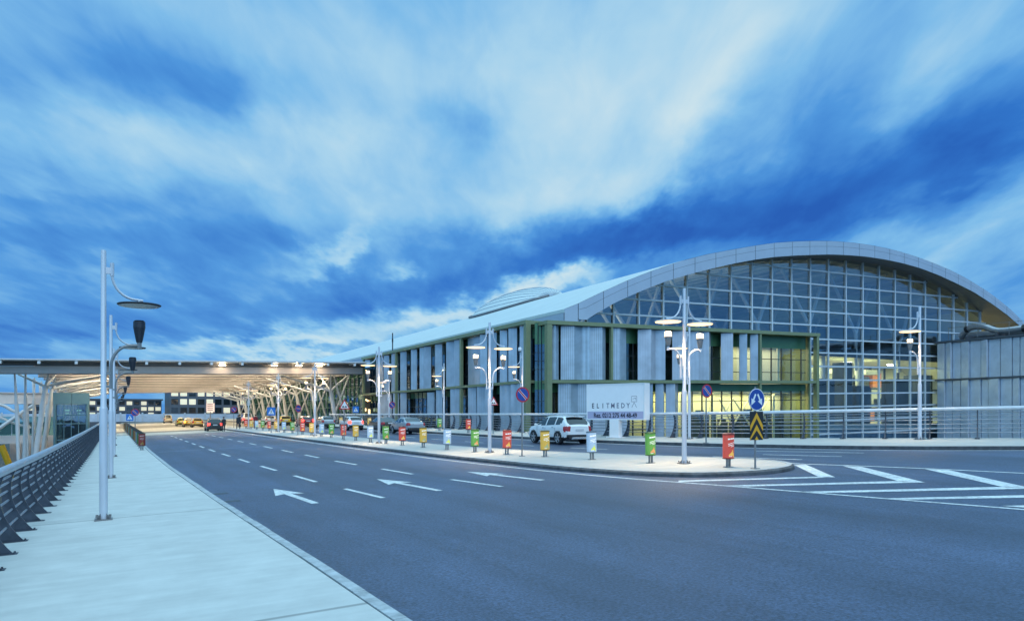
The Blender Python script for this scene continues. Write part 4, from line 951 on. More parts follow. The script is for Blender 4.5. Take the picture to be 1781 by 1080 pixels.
# chamfered glass corner
mb = MB(); ca, cb_ = (60.3, VL+.7), (UG+1.0, 35.9)
for z0, z1, m in ((-7, GM-.9, 0), (GM-.05, GT-2.1, 0), (GM-.9, GM-.05, 1), (GT-2.1, GT-.1, 1)):
    mb.cur = m; mb.hexa([W(ca[0], ca[1], z0), W(cb_[0], cb_[1], z0), W(cb_[0]+.1, cb_[1]+.1, z0), W(ca[0]+.1, ca[1]+.1, z0), W(ca[0], ca[1], z1), W(cb_[0], cb_[1], z1), W(cb_[0]+.1, cb_[1]+.1, z1), W(ca[0]+.1, ca[1]+.1, z1)])
mb.build('corner_glazing', [M['facade_glass'], M['green_deep']], term)
mb = MB()
for z in (-1, .6, 2.2, 3.6, 6.6, 7.4, 8.2): mb.hexa([W(ca[0]-.03, ca[1]-.03, z), W(cb_[0]-.03, cb_[1]-.03, z), W(cb_[0]+.1, cb_[1]+.1, z), W(ca[0]+.1, ca[1]+.1, z), W(ca[0]-.03, ca[1]-.03, z+.05), W(cb_[0]-.03, cb_[1]-.03, z+.05), W(cb_[0]+.1, cb_[1]+.1, z+.05), W(ca[0]+.1, ca[1]+.1, z+.05)])
for f in (.33, .66):
    u, v = ca[0]+(cb_[0]-ca[0])*f, ca[1]+(cb_[1]-ca[1])*f; mb.fbox(u-.06, u, v-.06, v, -7, GT-.1)
mb.build('corner_bar', M['inner_dark'], term)
# left facade
lu = lambda x: on_v(560+x*.28074, 640, VL)[0]
U0, U1 = lu(1268), 112.5
LT, LM = 11.28, 5.62
mb = MB(); mb.fbox(U0-.2, U1, VL-.25, VE+.2, LT-.36, LT); mb.fbox(U0-.1, U1, VL-.05, VL+1.1, LM-.26, LM)
mb.fbox(U0-.25, U0+.25, VL-.2, VL+.3, -7, LT-.362)
for x in (462, 865, 315):
    u = lu(x) if x != 315 else 111.9
    mb.fbox(u-.2, u+.2, VL-.18, VL+.12, LM+.002, LT-.362); mb.fbox(u-.2, u+.2, VL-.18, VL+.12, -7, LM-.342)
mb.build('green_frame', M['green'], term)
mb = MB(); mb.fbox(U0+.4, U1, VL+1.15, VL+1.25, LT-1.6, LT-.365); mb.fbox(U0+.4, U1, VL+1.15, VL+1.25, LM-1.1, LM-.345); mb.build('spandrel', M['green_deep'], term)
mb = MB(); mb.fbox(U0+.4, U1, VL+1.17, VL+1.22, LM, LT-1.602); mb.fbox(U0+.4, U1, VL+1.17, VL+1.22, -7, LM-1.102); mb.build('side_glazing', M['facade_glass'], term)
mb = MB()
k = U0+1
while k < U1: mb.fbox(k-.04, k+.04, VL+1.08, VL+1.149, LM, LT-.365); mb.fbox(k-.04, k+.04, VL+1.08, VL+1.149, -7, LM-.345); k += 1.5
for z in (6.7, 8.2, .6, 2.0, 3.4): mb.fbox(U0+.4, U1, VL+1.07, VL+1.15, z-.04, z+.04)
mb.build('window_bar', M['inner_dark'], term)
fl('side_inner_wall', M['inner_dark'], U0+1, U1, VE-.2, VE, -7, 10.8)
fl('side_inner_floor', M['inner_ceiling'], U0+1, U1, VL+1.4, VE-.3, 4.6, 5.1)
mb = MB()
for u in (66, 71, 84.5, 90, 99): mb.fbox(u, u+1.6, VE-.35, VE-.25, 1.2, 3.9)
mb.build('side_lit_panel', M['inner_wall'], term)
area('side_room_light', 84, VL+3, 4.5, 1.5, 46, 260, (1, .75, .4))
def side_sheet(xs, z0, z1, amp=.5):
    us_ = sorted(lu(x) for x in xs); mb = MB()
    pts = [(VL+.5-(amp if i % 2 else 0), u) for i, u in enumerate(us_)]
    for th in (0, .05):
        for (va, ua), (vb, ub) in zip(pts, pts[1:]): mb.quad(W(ua, va+th, z0), W(ub, vb+th, z0), W(ub, vb+th, z1), W(ua, va+th, z1))
    for v, u in (pts[0], pts[-1]): mb.quad(W(u, v, z0), W(u, v+.05, z0), W(u, v+.05, z1), W(u, v, z1))
    mb.build('metal_screen', M['sheet'], term)
for xs in ([320, 335, 358], [372, 383, 395], [415, 430, 447], [470, 485, 502], [537, 551, 565], [605, 618, 631, 652], [680, 700, 720], [745, 770, 795, 820, 845], [880, 920, 958], [962, 980, 998], [1022, 1038, 1055], [1085, 1102, 1120], [1130, 1155, 1180], [1208, 1225, 1240]): side_sheet(xs, LM+.02, LT-.38, .5 if xs[0] != 880 else .06)
for xs in ([330, 350, 370, 390, 410], [420, 440, 455], [470, 485, 502], [692, 707, 722], [795, 810, 825, 848], [880, 905, 930], [935, 960, 985, 1010, 1030], [1085, 1102, 1120], [1130, 1150, 1170, 1190, 1212, 1235]): side_sheet(xs, -3, LM-.28)
side_sheet([632, 652, 672], 2.4, LM-.5)
side_sheet([520, 560, 600], -7, .3); side_sheet([740, 770], -7, .2)
# right metal-clad wing standing forward of the gable end
wing = thing('wing_building', 'low grey metal-clad wing with two bands of panels right of the glazed gable', 'building', W(46, 104, -7.2), 0, world=True)
def wz(u): return 0
mb = MB(); WT, WM = 12.75, 7.35
mb.fbox(28, UC-.5, VR+.3, VR+16, -7.2, WT-.25); mb.build('wall', M['wing_dark'], wing)
mb = MB(); mb.fbox(27.8, UC-.3, VR-.25, VR+16.2, WT-.248, WT+.02); mb.fbox(27.8, UC-.3, VR-.2, VR+.3, WM-.2, WM+.05); mb.build('cornice', M['wing_dark'], wing)
u = UC-.5; i = 0
while u > 29:
    w = random.choice((.95, 1.2, 1.2, 1.5))
    for z0, z1 in ((WM+.07, WT-.3), (-1.0, WM-.22), (-7.1, -1.2)):
        d = random.choice((0, .1, .25, .38))
        mb = MB(); mb.hexa([W(u-w+.05, VR+.28, z0), W(u-w+.05, VR+.02-d, z0), W(u-.03, VR+.1-d*.4, z0), W(u-.03, VR+.28, z0), W(u-w+.05, VR+.28, z1), W(u-w+.05, VR+.02-d, z1), W(u-.03, VR+.1-d*.4, z1), W(u-.03, VR+.28, z1)]); mb.build('wall_panel', M['wing_panel'], wing)
    u -= w
# foil ducts lying on the wing roof
dk = thing('air_duct', 'silver foil-wrapped air ducts with black joints on the right wing roof', 'air duct', W(50, VR+2, WT+.02), 0, world=True)
mb = MB(); P = [W(61.5, VR+2.2, WT+.6), W(60, VR+2.0, WT+1.75), W(58, VR+1.8, WT+1.65), W(56, VR+1.6, WT+.9), W(53, VR+1.6, WT+.95)]
mb.tube(smooth_line([tuple(p) for p in P], 4), .42, 10); mb.tube([W(51.6, VR+1.6, WT+.98), W(48, VR+1.6, WT+1.0), W(30, VR+1.6, WT+1.0)], .5, 10)
mb.tube([W(62, VR+3.4, WT+.7), W(50, VR+3.4, WT+.8)], .55, 10); mb.build('duct_run', M['duct'], dk, True)
mb = MB(); mb.tube([W(53, VR+1.6, WT+.95), W(51.6, VR+1.6, WT+.98)], .53, 10); mb.build('joint_sleeve', M['cable'], dk, True)
for u in (60.6, 57.2): mb = MB(); mb.tube([W(u, VR+1.95, WT+(1.5 if u > 60 else 1.35)), W(u-.35, VR+1.93, WT+(1.6 if u > 60 else 1.3))], .46, 10); mb.build('joint_sleeve', M['cable'], dk, True)
mb = MB()
for u in (60, 56, 50, 46, 40): mb.fbox(u-.1, u+.1, VR+.9, VR+4.3, WT+.02, WT+.62)
mb.build('support', M['wing_dark'], dk)
mb = MB()
for u in range(38, 63, 4): mb.tube([W(u, VR+.2, WT), W(u, VR+.2, WT+1.9)], .035, 6)
for z in (.9, 1.8): mb.tube([W(38, VR+.2, WT+z), W(62, VR+.2, WT+z)], .03, 6)
tag(mb.build('roof_guardrail', M['bolt'], None), 'thin steel guardrail along the edge of the right wing roof', 'guardrail')
# skylight hood on the roof and masts
su, sv = 104., 57.
bz_ = zt(sv); mb = MB(); nS = 9
sl = thing('roof_skylight', 'raised eyelid skylight with slatted curved top on the terminal roof', 'skylight', W(su, sv, bz_), 0, world=True)
def hood(s, t):    # s along u, t across
    r = max(0, 1-s*s)**.5; v = sv+t*6.2*r; h = 2.3*(1-t*t)*r
    return W(su+s*11, v, zt(v)+.05+h)
for i in range(24):
    for j in range(16):
        a, b, c, d = -1+2*i/24, -1+2*(i+1)/24, -1+2*j/16, -1+2*(j+1)/16; mb.quad(hood(a, c), hood(b, c), hood(b, d), hood(a, d))
mb.build('hood', M['roof'], sl, True, weld=True)
mb = MB()
for k in range(1, 12):
    t_ = -.95+.16*k; mb.tube([hood(-1+2*i/30*.999+.001, t_)+Vector((0, 0, .03)) for i in range(31)], .04, 5)
mb.build('slat', M['fascia'], sl)
mb = MB(); mb.tube([hood(-1+2*i/30*.999+.001, -1.0)+Vector((0, 0, .15)) for i in range(31)], .22, 6); mb.build('dark_rim', M['soffit'], sl)
for u, v, z0, h, lab in ((110, 38.5, 12.2, 2.9, 'thin dark mast on the roof edge above the left facade'), (66, 96.9, zt(96.9), 1.9, 'small antenna on the crest of the right end of the arched roof')):
    mb = MB(); mb.tube([W(u, v, z0-1), W(u, v, z0+h)], .09, 8); mb.box(W(u, v, z0+h*.6), (.22, .22, .5)); tag(mb.build('roof_mast', M['dark_metal']), lab, 'mast')
# ------------------------------------------------------------------ canopy over the drop-off road
KC = .0245
can = thing('entrance_canopy', 'wide flat steel canopy on branching columns spanning the road beyond the lamps', 'canopy', W(112, 11, 0), 0, world=True)
def zc(v): return KC*(v-7.3)
def cbox(mb, u0, u1, v0, v1, z0, z1): mb.slope_box(u0, u1, v0, v1, z0, z1, KC, 7.3)
CL, CR, CE = -9., 34.2, 214.
mb = MB(); cbox(mb, 108.2, 113.6, -46, CR, 9.50, 9.68); cbox(mb, 113.6, CE, CL-.5, CR, 9.50, 9.68); mb.build('roof_deck', M['gutter'], can)
mb = MB(); cbox(mb, 113.4, CE, CL, CR, 9.30, 9.497); mb.build('ceiling', M['deck'], can)
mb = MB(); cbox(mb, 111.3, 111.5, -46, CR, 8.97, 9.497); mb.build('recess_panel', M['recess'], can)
mb = MB()
for v in range(-44, 35, 4):
    cbox(mb, 108.4, 111.28, v-.06, v+.06, 9.30, 9.498); cbox(mb, 108.35, 108.6, v-.16, v+.16, 9.05, 9.49)
mb.build('bracket', M['sign_white'], can)
for i in range(12):
    u = 111.9+9.2*i; mb = MB(); v0 = -46 if i == 0 else CL
    cbox(mb, u-.28, u+.28, v0, CR, 8.02, 8.96)
    if i: cbox(mb, u-.14, u+.14, v0, CR, 8.962, 9.298)
    bm_o = mb.build('beam', M['beam'], can)
    mb = MB(); cbox(mb, u-.42, u+.42, v0, CR, 7.94, 8.018); mb.build('shade_flange', M['recess'], bm_o)  # dark bottom strip: shade under the beam put into its colour
mb = MB()
for k in range(11):
    u = 115+9.2*k
    for d in (0, 2, 4): cbox(mb, u+d-.08, u+d+.08, CL, CR, 8.95, 9.299)
mb.build('purlin', M['beam'], can)
mb = MB()
for v in range(-6, 35, 5): cbox(mb, 112.2, CE-1, v-.12, v+.12, 8.60, 8.94)
mb.build('long_beam', M['deck'], can)
for i in range(11):
    u = 116.4+9.2*i
    for v0, v1 in ((-6, 2), (5, 13), (16, 24), (26, 32)):
        mb = MB(); cbox(mb, u-.15, u+.15, v0, v1, 8.70, 8.86); mb.build('strip_light', M['strip'], can)
for v in (13.2, 20.3, 23.8, 26.8):
    mb = MB(); cbox(mb, 110.2, 110.6, v, v+.8, 9.12, 9.2); mb.build('edge_lamp', M['edge'], can)
def tree_column(u, flip):
    mb = MB(); v0 = 22.4/2
    R = lambda v: (2*11.2-v-.0) if flip else v       # mirrored about the canopy centre line
    def Pt(v, z, du=0.): q = R(v); return W(u+du, q, z+(zc(q) if z > 7 else 0))
    bz0 = -7.2 if flip else gz(31)
    foot = 31.0 if not flip else 31.5
    mb.tube([Pt(foot+.25 if flip else foot, bz0), Pt(30.6, 2.5 if flip else 4), Pt(30.2, 6.2)], [.34, .34, .24], 12)
    mb.tube([Pt(30.2, 6.1), Pt(28, 6.75), Pt(22.6, 8.0)], [.2, .22, .13], 9)
    mb.tube([Pt(30.2, 6.1), Pt(33.2, 8.1)], [.17, .12], 8); mb.tube([Pt(30.2, 6.1), Pt(29.6, 8.1, -2.5)], [.16, .11], 8); mb.tube([Pt(30.2, 6.1), Pt(29.2, 8.1, 3)], [.16, .11], 8)
    mb.lathe([(0, -.3), (.3, -.12), (.3, .12), (0, .3)], Pt(30.2, 6.15), 10)
    if not flip:
        mb.tube([Pt(32.8, gz(32)), Pt(30.4, 8.1, -1)], [.17, .13], 8); mb.tube([Pt(30.6, gz(31), 1), Pt(33.4, 8.1, .5)], [.15, .12], 8)
    else:
        mb.tube([Pt(32.9, bz0, -2), Pt(33.1, 2, -2), Pt(33.4, 8.1, -2)], [.16, .26, .1], 9); mb.tube([Pt(32.6, bz0, .5), Pt(32.3, 8.1, -1)], [.3, .12], 9)
    return mb.build('tree_column', M['col_white'], can, True)
for k in range(9): tree_column(115.5+12.2*k, False)
for k in range(9): tree_column(115.5+12.2*k, True)
# the terminal side under the canopy
fl('side_glazing', M['facade_glass'], 112.6, 229, VL+.1, VL+.14, -7, 10.6)
mb = MB()
k = 112.6
while k < 229: mb.fbox(k-.05, k+.05, VL-.05, VL+.099, -7, 10.6); k += 2.4
for z in (2, 3.6, 5.2, 6.8, 8.4): mb.fbox(112.6, 229, VL-.06, VL+.099, z-.05, z+.05)
mb.build('window_bar', M['green_deep'], term)
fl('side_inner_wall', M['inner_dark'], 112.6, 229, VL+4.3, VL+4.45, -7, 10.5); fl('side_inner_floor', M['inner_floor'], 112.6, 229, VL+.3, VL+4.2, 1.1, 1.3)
mb = MB()
for k in range(26):
    u = 114+k*3.2+random.random()*2; z = 1.5+random.random()*4; mb.fbox(u, u+.4+random.random()*1.4, VL+3.9, VL+4.2, z, z+.3+random.random()*.9)
mb.build('lit_shop_panel', glow('lit_shop_panel', (1, .72, .36), 2.6), term)
mb = MB()
for k in range(16): mb.lathe([(0, -.14), (.14, 0), (0, .14)], W(114+k*1.1+random.random(), VL+2.2, 4.2+random.random()*2.2), 8)
mb.build('pendant_lamp', glow('pendant_lamp', (1, .58, .22), 9), term)
# ------------------------------------------------------------------ lift tower beside the footway
ul = 121.; va = on_u(92, 700, ul)[0]; vb = on_u(155, 700, ul)[0]; lt_ = on_u(120, 683, ul)[1]; lb = on_u(120, 703, ul)[1]
lift = thing('lift_tower', 'teal framed glass lift tower with a blank panel head under the canopy', 'lift tower', W(ul, (va+vb)/2, -7.2), 0, world=True)
mb = MB(); mb.fbox(ul, ul+3.6, va, (va+vb)/2-.02, lb, lt_); mb.fbox(ul, ul+3.6, (va+vb)/2+.02, vb, lb, lt_); mb.build('head_panel', M['teal'], lift)
for v in (va+.22, vb-.22):
    for u in (ul+.22, ul+3.4): mb = MB(); mb.lathe([(.20, -7.2), (.20, lb)], W(u, v, 0), 10); mb.build('pillar', M['teal'], lift, True)
mb = MB(); mb.fbox(ul+.35, ul+.38, va+.45, vb-.45, -7, lb-.05); mb.fbox(ul+.4, ul+3.2, va+.5, va+.53, -7, lb-.05); mb.fbox(ul+.4, ul+3.2, vb-.53, vb-.5, -7, lb-.05); mb.build('glass_wall', M['facade_glass'], lift)
mb = MB()
for z in (-3.5, -1.2, 1.1, 2.3): mb.fbox(ul+.25, ul+.34, va+.4, vb-.4, z-.06, z+.06)
for v in (va+1.3, (va+vb)/2, vb-1.3): mb.fbox(ul+.25, ul+.34, v-.04, v+.04, -7, lb-.02)
mb.tube([W(ul+1, va+.6, -1), W(ul+1, vb-.6, 1)], .06, 6); mb.build('frame_bar', M['teal'], lift)
mb = MB(); mb.fbox(ul+1.2, ul+3, va+1, vb-1, -1.0, 1.5); mb.build('lift_car', M['wing_dark'], lift)
mb = MB()
for v in (va+1.3, vb-1.6): mb.fbox(ul+2, ul+2.1, v, v+.6, 2.9, 3.05); mb.fbox(ul+2, ul+2.1, v+.1, v+.5, 2.5, 2.6)
mb.build('indicator_lamp', glow('indicator_lamp', (.75, 1, .55), 3), lift)
# ------------------------------------------------------------------ footbridge on the left
fb = thing('footbridge', 'beige covered footbridge with glass balustrade and curved truss beside the canopy columns', 'footbridge', W(132, -20, -7.2), 0, world=True)
ub = 130.; fz = lambda y, px=40: on_u(px, y, ub)[1]
mb = MB(); mb.fbox(ub, ub+5, -60, -6.3, fz(702), fz(684)); mb.fbox(ub-.3, ub+5.3, -60, -6.2, fz(684), fz(682.5)); mb.build('roof', M['beam'], fb)
mb = MB(); mb.fbox(ub, ub+5, -60, -2.0, fz(771), fz(757)); mb.build('deck', M['beam'], fb)
mb = MB(); mb.fbox(ub+.1, ub+.14, -60, -6.3, fz(757), fz(724)); mb.build('balustrade_glass', glass('balustrade_glass', (.55, .75, .72), .1), fb)
mb = MB(); mb.tube([W(ub, -60, fz(724)), W(ub, -6.3, fz(724))], .07, 6)
for v in range(-58, -6, 3): mb.fbox(ub+.02, ub+.08, v, v+.1, fz(757), fz(724))
mb.build('handrail', M['steel_pale'], fb)
mb = MB()
pts = [W(ub-1.0, *on_u(x, y, ub-1)) for x, y in ((-60, 712), (-20, 714), (0, 704), (20, 713), (35, 722), (52, 745))]; mb.tube(smooth_line([tuple(p) for p in pts], 4), .22, 8)
mb.tube([W(ub-1.6, *on_u(x, y, ub-1.6)) for x, y in ((-30, 765), (0, 744), (40, 716), (60, 704))], .26, 8); mb.tube([W(ub-.6, *on_u(x, y, ub-.6)) for x, y in ((-8, 722), (18, 734), (45, 742))], .18, 8)
mb.build('truss_arch', M['col_white'], fb, True)
mb = MB(); mb.fbox(ub+4, ub+4.1, -50, -9, fz(700.5), fz(699)); mb.build('strip_light', M['strip'], fb)
mb = MB(); mb.fbox(ub+8, ub+10, -14, -2, -7.2, fz(757)); mb.build('abutment', M['beam'], fb)
mb = MB(); p = [W(ub-6, *on_u(x, y, ub-6)) for x, y in ((2, 774), (20, 818))]; d = (p[1]-p[0]); mb.tube([p[0], p[0]+d*1.9], .42, 12); tag(mb.build('yellow_strut', M['yellow'], None, True), 'thick yellow slanting strut below the footbridge at the far left', 'strut')
# ------------------------------------------------------------------ what stands far beyond the canopy
def far_block(name, label, cat, u0, u1, v0, v1, z0, z1, wall, rows, cols, lit):
    t = thing(name, label, cat, W(u0, (v0+v1)/2, -7.2), 0, world=True)
    mb = MB(); mb.fbox(u0, u1, v0, v1, -7.2, z1); mb.build('wall', wall, t)
    mb = MB(); mb.fbox(u0-.5, u1, v0-.5, v1+.5, z1+.002, z1+.5); mb.build('roof', M['wing_dark'], t)
    w, l = MB(), MB()
    for i in range(rows):
        for j in range(cols):
            a = v0+(v1-v0)*(j+.12)/cols; b = v0+(v1-v0)*(j+.88)/cols; c = z0+(z1-z0)*(i+.15)/rows; d = z0+(z1-z0)*(i+.8)/rows
            mb = MB(); mb.fbox(u0-.06, u0-.002, a, b, c, d)
            if random.random() < lit: mb.build('lit_window', M['far_lit'], t)
            else: mb.build('window', M['car_glass'], t)
    return t
M['far_lit'] = glow('far_lit', (1, .82, .55), .42)
far_block('distant_building', 'low distant building with lit windows beyond the far end of the road', 'building', 300, 320, -26, 16, 1.5, 7.6, M['wing_dark'], 3, 18, .4)
far_block('distant_wing', 'tall blue glazed distant terminal wing with white lit windows beneath the canopy end', 'building', 262, 290, 16.5, 80, 2.5, 13.5, M['wing_dark'], 4, 24, .3)
t = thing('distant_overpass', 'distant grey overpass parapet crossing the end of the road', 'overpass', W(255, 10, -7.2), 0, world=True)
mb = MB(); mb.fbox(255, 258, -60, 60, .2, 2.6); mb.build('parapet', M['wing_panel'], t)
for v in range(-58, 60, 6): mb = MB(); mb.fbox(254.7, 255, v, v+.5, .2, 3.0); mb.build('pier', M['steel_pale'], t)
t = thing('poster_board', 'pale pink and white lit poster board beside the canopy columns', 'poster board', W(150, 19, gz(19)), 0, world=True)
(p0, q0), (p1, q1) = on_u(359, 716, 178), on_u(373, 701, 178)
mb = MB(); mb.fbox(178, 178.25, p0, p1, q0, q1); pb = mb.build('panel', glow('poster', (.75, .6, .58), .55), t)
mb = MB()
for k in range(4): mb.fbox(177.95, 177.998, p0+.2, p1-.3, q0+.35+.42*k, q0+.47+.42*k)
mb.build('printed_band', M['ink_soft'], pb)
mb = MB(); mb.fbox(178.08, 178.2, (p0+p1)/2-.1, (p0+p1)/2+.1, gz(18), q0); mb.build('post', M['post_grey'], t)
# trees and bushes at ground level left of the bridge
for i, (u, v, h, lab) in enumerate([(150, -36, 5.2, 'dark bush behind the glass balustrade at the far left'), (154, -29, 5.6, 'dark rounded tree seen through the footbridge truss'), (100, -17, 2.6, 'low dark shrub in the shade below the footbridge')]):
    t = thing('tree' if i < 2 else 'shrub', lab, 'tree' if i < 2 else 'shrub', W(u, v, -7.2), 0, world=True)
    mb = MB(); mb.tube([W(u, v, -7.3), W(u+.1, v, -7.2+h*.5), W(u+.3, v+.2, -7.2+h)], [.22, .16, .06], 7); mb.build('trunk', M['inner_dark'], t)
    mb = MB()
    for k in range(1500):
        d = Vector((random.gauss(0, 1), random.gauss(0, 1), random.gauss(0, .8))).normalized()*(random.random()**.4)*(h*.62)
        c = W(u, v, -7.2+h*1.05)+d; a = Vector((random.uniform(-1, 1), random.uniform(-1, 1), random.uniform(-1, 1))).normalized()*.22; b = a.orthogonal()*.5; mb.quad(c-a, c-b, c+a, c+b)
    mb.build('crown', M['leaf'], t)
# ------------------------------------------------------------------ cars
CARS = {
 'suv': dict(L=4.35, Wd=1.80, H=1.61, roof=[(-2.17, .98), (-2.08, 1.10), (-1.72, 1.47), (-1.5, 1.56), (-.6, 1.61), (.2, 1.58), (.55, 1.48), (1.15, 1.06), (1.7, .98), (2.05, .86), (2.17, .66)], belt=[(-2.17, .96), (-1.9, 1.10), (-1.2, 1.08), (1.0, 1.0), (1.7, .94), (2.17, .62)], rs=.36, wz=(1.34, -1.30), rearwin=(-2.09, -1.62), ws=(.3, 1.14), side=(-1.62, .98), pil=(-.98, .02)),
 'sedan': dict(L=4.5, Wd=1.76, H=1.44, roof=[(-2.25, .88), (-2.15, 1.0), (-1.62, 1.03), (-.92, 1.37), (-.5, 1.43), (.2, 1.42), (.55, 1.34), (1.2, .96), (1.8, .88), (2.1, .78), (2.25, .6)], belt=[(-2.25, .84), (-1.6, .97), (-.9, .96), (1.1, .92), (1.8, .84), (2.25, .56)], rs=.32, wz=(1.38, -1.32), rearwin=(-1.6, -.92), ws=(.35, 1.18), side=(-1.2, 1.0), pil=(-.62, .1)),
 'hatch': dict(L=4.0, Wd=1.70, H=1.47, roof=[(-2.0, .88), (-1.92, 1.05), (-1.6, 1.36), (-1.2, 1.44), (-.2, 1.47), (.3, 1.42), (.6, 1.33), (1.2, .97), (1.65, .88), (1.9, .76), (2.0, .6)], belt=[(-2.0, .86), (-1.6, .98), (1.1, .93), (1.6, .85), (2.0, .56)], rs=.31, wz=(1.24, -1.22), rearwin=(-1.93, -1.5), ws=(.4, 1.18), side=(-1.4, 1.0), pil=(-.75, .1)),
 'van': dict(L=4.6, Wd=1.86, H=2.0, roof=[(-2.3, 1.2), (-2.27, 1.8), (-2.15, 1.96), (-1.5, 2.0), (.6, 1.98), (.95, 1.88), (1.65, 1.16), (2.0, 1.02), (2.25, .86), (2.3, .65)], belt=[(-2.3, 1.18), (1.3, 1.12), (1.7, 1.08), (2.3, .6)], rs=.34, wz=(1.5, -1.4), rearwin=(-2.29, -2.18), ws=(.9, 1.62), side=(-2.0, 1.3), pil=(-.7, .45)),
}
def make_car(style, paint, label, lights='off', extras=(), group='cars on the far carriageway'):
    s = CARS[style]; L2, hw = s['L']/2, s['Wd']/2; rs = s['rs']
    t = thing('parked_car' if style != 'van' else 'parked_van', label, 'car' if style != 'van' else 'van', (0, 0, 0), 0, group)
    NY, NZ = 90, 26
    ys = [-L2+s['L']*i/NY for i in range(NY+1)]
    def wid(y):      # plan shape
        q = abs(y)/L2; return hw*(1-.02*q**2-.13*max(0, (q-.78)/.22)**2)
    def section(y):
        w = wid(y); zb_ = interp(s['belt'], y); zr = max(interp(s['roof'], y), zb_+.03); zl = .24+.10*max(0, (abs(y)/L2-.8)/.2)
        hgt = zr-zb_; wr = w*(1-.30*min(1, hgt/.55)) if hgt > .12 else w*.86
        P = [(0, zl), (w*.86, zl), (w*.97, zl+.10), (w*1.0, zl+.32), (w*.995, zb_-.16), (w*.955, zb_), (w*.955+(wr-w*.955)*.55, zb_+hgt*.52), (wr, zr-.09*min(1, hgt/.3)), (wr*.86, zr-.02), (wr*.4, zr), (0, zr+.008)]
        # resample
        out = []; seg = [3, 2, 4, 4, 3, 3, 3, 1, 1, 1]
        for (a, b), (c, d), n in zip(P, P[1:], seg):
            for k in range(n): out.append((a+(c-a)*k/n, b+(d-b)*k/n))
        out.append(P[-1]); return out, zb_, zr, hgt
    secs = [section(y) for y in ys]; n = len(secs[0][0])
    vs = []; 
    for y, (p, *_) in zip(ys, secs):
        for x, z in p: vs.append(Vector((x, y, z)))
        for x, z in p[-2:0:-1]: vs.append(Vector((-x, y, z)))
    m = 2*n-2
    from collections import defaultdict
    parts = defaultdict(MB)
    def classify(c, end=None):
        x, y, z = c; ax = abs(x); zb_ = interp(s['belt'], y); zr = interp(s['roof'], y); hg = zr-zb_
        for wy in s['wz']:
            if math.hypot(y-wy, z-rs) < rs+.06 and ax > hw*.80: return 'trim'
        if z < .40 and ax > hw*.7: return 'trim'
        if y < -L2+.12 and z < .56: return 'trim'
        if y > L2-.15 and (z < .42 or (.5 < z < .62 and ax < .4)): return 'trim'
        if y < -L2+.34 and .72 < z < 1.0 and ax > hw*.62: return 'tail_a' if x < 0 else 'tail_b'
        if y > L2-.42 and .60 < z < .80 and ax > hw*.5: return 'head_a' if x < 0 else 'head_b'
        if hg > .1:
            if s['rearwin'][0] <= y <= s['rearwin'][1] and z > zb_+.05 and ax < wid(y)*.70 and zr > 1.0: return 'window_rear'
            if s['ws'][0]+.06 <= y <= s['ws'][1] and z > zr-.06 and ax < wid(y)*.74: return 'window_front'
            if s['side'][0] <= y <= s['side'][1] and zb_+.04 < z < zr-.10 and ax > wid(y)*.60 and min(abs(y-q) for q in s['pil']) > .045 and hg > .2: return 'window_%d_%d' % (x > 0, sum(y > q for q in s['pil']))
        return 'body'
    for i in range(NY):
        for k in range(m):
            f = [i*m+k, i*m+(k+1) % m, (i+1)*m+(k+1) % m, (i+1)*m+k]; c = sum((vs[q] for q in f), Vector())/4
            parts[classify(c)].add([vs[q] for q in f], [(0, 1, 2, 3)])
    for i, sg in ((0, -1), (NY, 1)):     # end caps
        for k in range(n-1):
            a, b = i*m+k, i*m+k+1
            A, B = vs[a], vs[b]; cols = 10
            for q in range(cols):
                f0, f1 = 1-2*q/cols, 1-2*(q+1)/cols
                quad = [Vector((A.x*f0, A.y, A.z)), Vector((B.x*f0, B.y, B.z)), Vector((B.x*f1, B.y, B.z)), Vector((A.x*f1, A.y, A.z))]
                c = sum(quad, Vector())/4; parts[classify(c)].add(quad, [(0, 1, 2, 3)])
    body = parts['body'].build('body', paint, t, True, weld=True)
    
    for q in sorted(parts):
        if q.startswith('window'): parts[q].build('window', M['car_glass'], t, True, weld=True)
    parts['trim'].build('bumper_trim', M['trim'], t, True, weld=True)
    tm = {'off': M['tail'], 'red': M['red_light'], 'amber': M['amber_light']}[lights]
    for q in 'ab':
        if parts['tail_'+q].v: parts['tail_'+q].build('tail_light', tm, t, True, weld=True)
        if parts['head_'+q].v: parts['head_'+q].build('headlight', M['head'], t, True, weld=True)
    for wy in s['wz']:
        for sx in (-1, 1):
            c = Vector((sx*(hw-.115), wy, rs)); ax = Vector((sx, 0, 0))
            def ringp(r, o): return [(c+ax*o+Vector((0, math.cos(a)*r, math.sin(a)*r))) for a in [2*math.pi*k/22 for k in range(22)]]
            def loft(mb, prof):
                rr = [ringp(*p) for p in prof]
                for a, b in zip(rr, rr[1:]):
                    for k in range(22): mb.quad(a[k], a[(k+1) % 22], b[(k+1) % 22], b[k])
                mb.poly(rr[-1])
            w = MB(); loft(w, [(rs*.6, -.11), (rs*.95, -.11), (rs, -.06), (rs, .07), (rs*.95, .115), (rs*.70, .115), (rs*.68, .06)]); wo = w.build('wheel', M['rubber'], t, True)
            w = MB()
            for k in range(5):
                a = 2*math.pi*k/5+.3; d = Vector((0, math.cos(a), math.sin(a))); p = Vector((0, -math.sin(a), math.cos(a)))
                w.hexa([c+ax*.07+d*.03-p*.05, c+ax*.07+d*.03+p*.05, c+ax*.09+d*rs*.69+p*.035, c+ax*.09+d*rs*.69-p*.035, c+ax*.105+d*.03-p*.05, c+ax*.105+d*.03+p*.05, c+ax*.11+d*rs*.69+p*.035, c+ax*.11+d*rs*.69-p*.035])
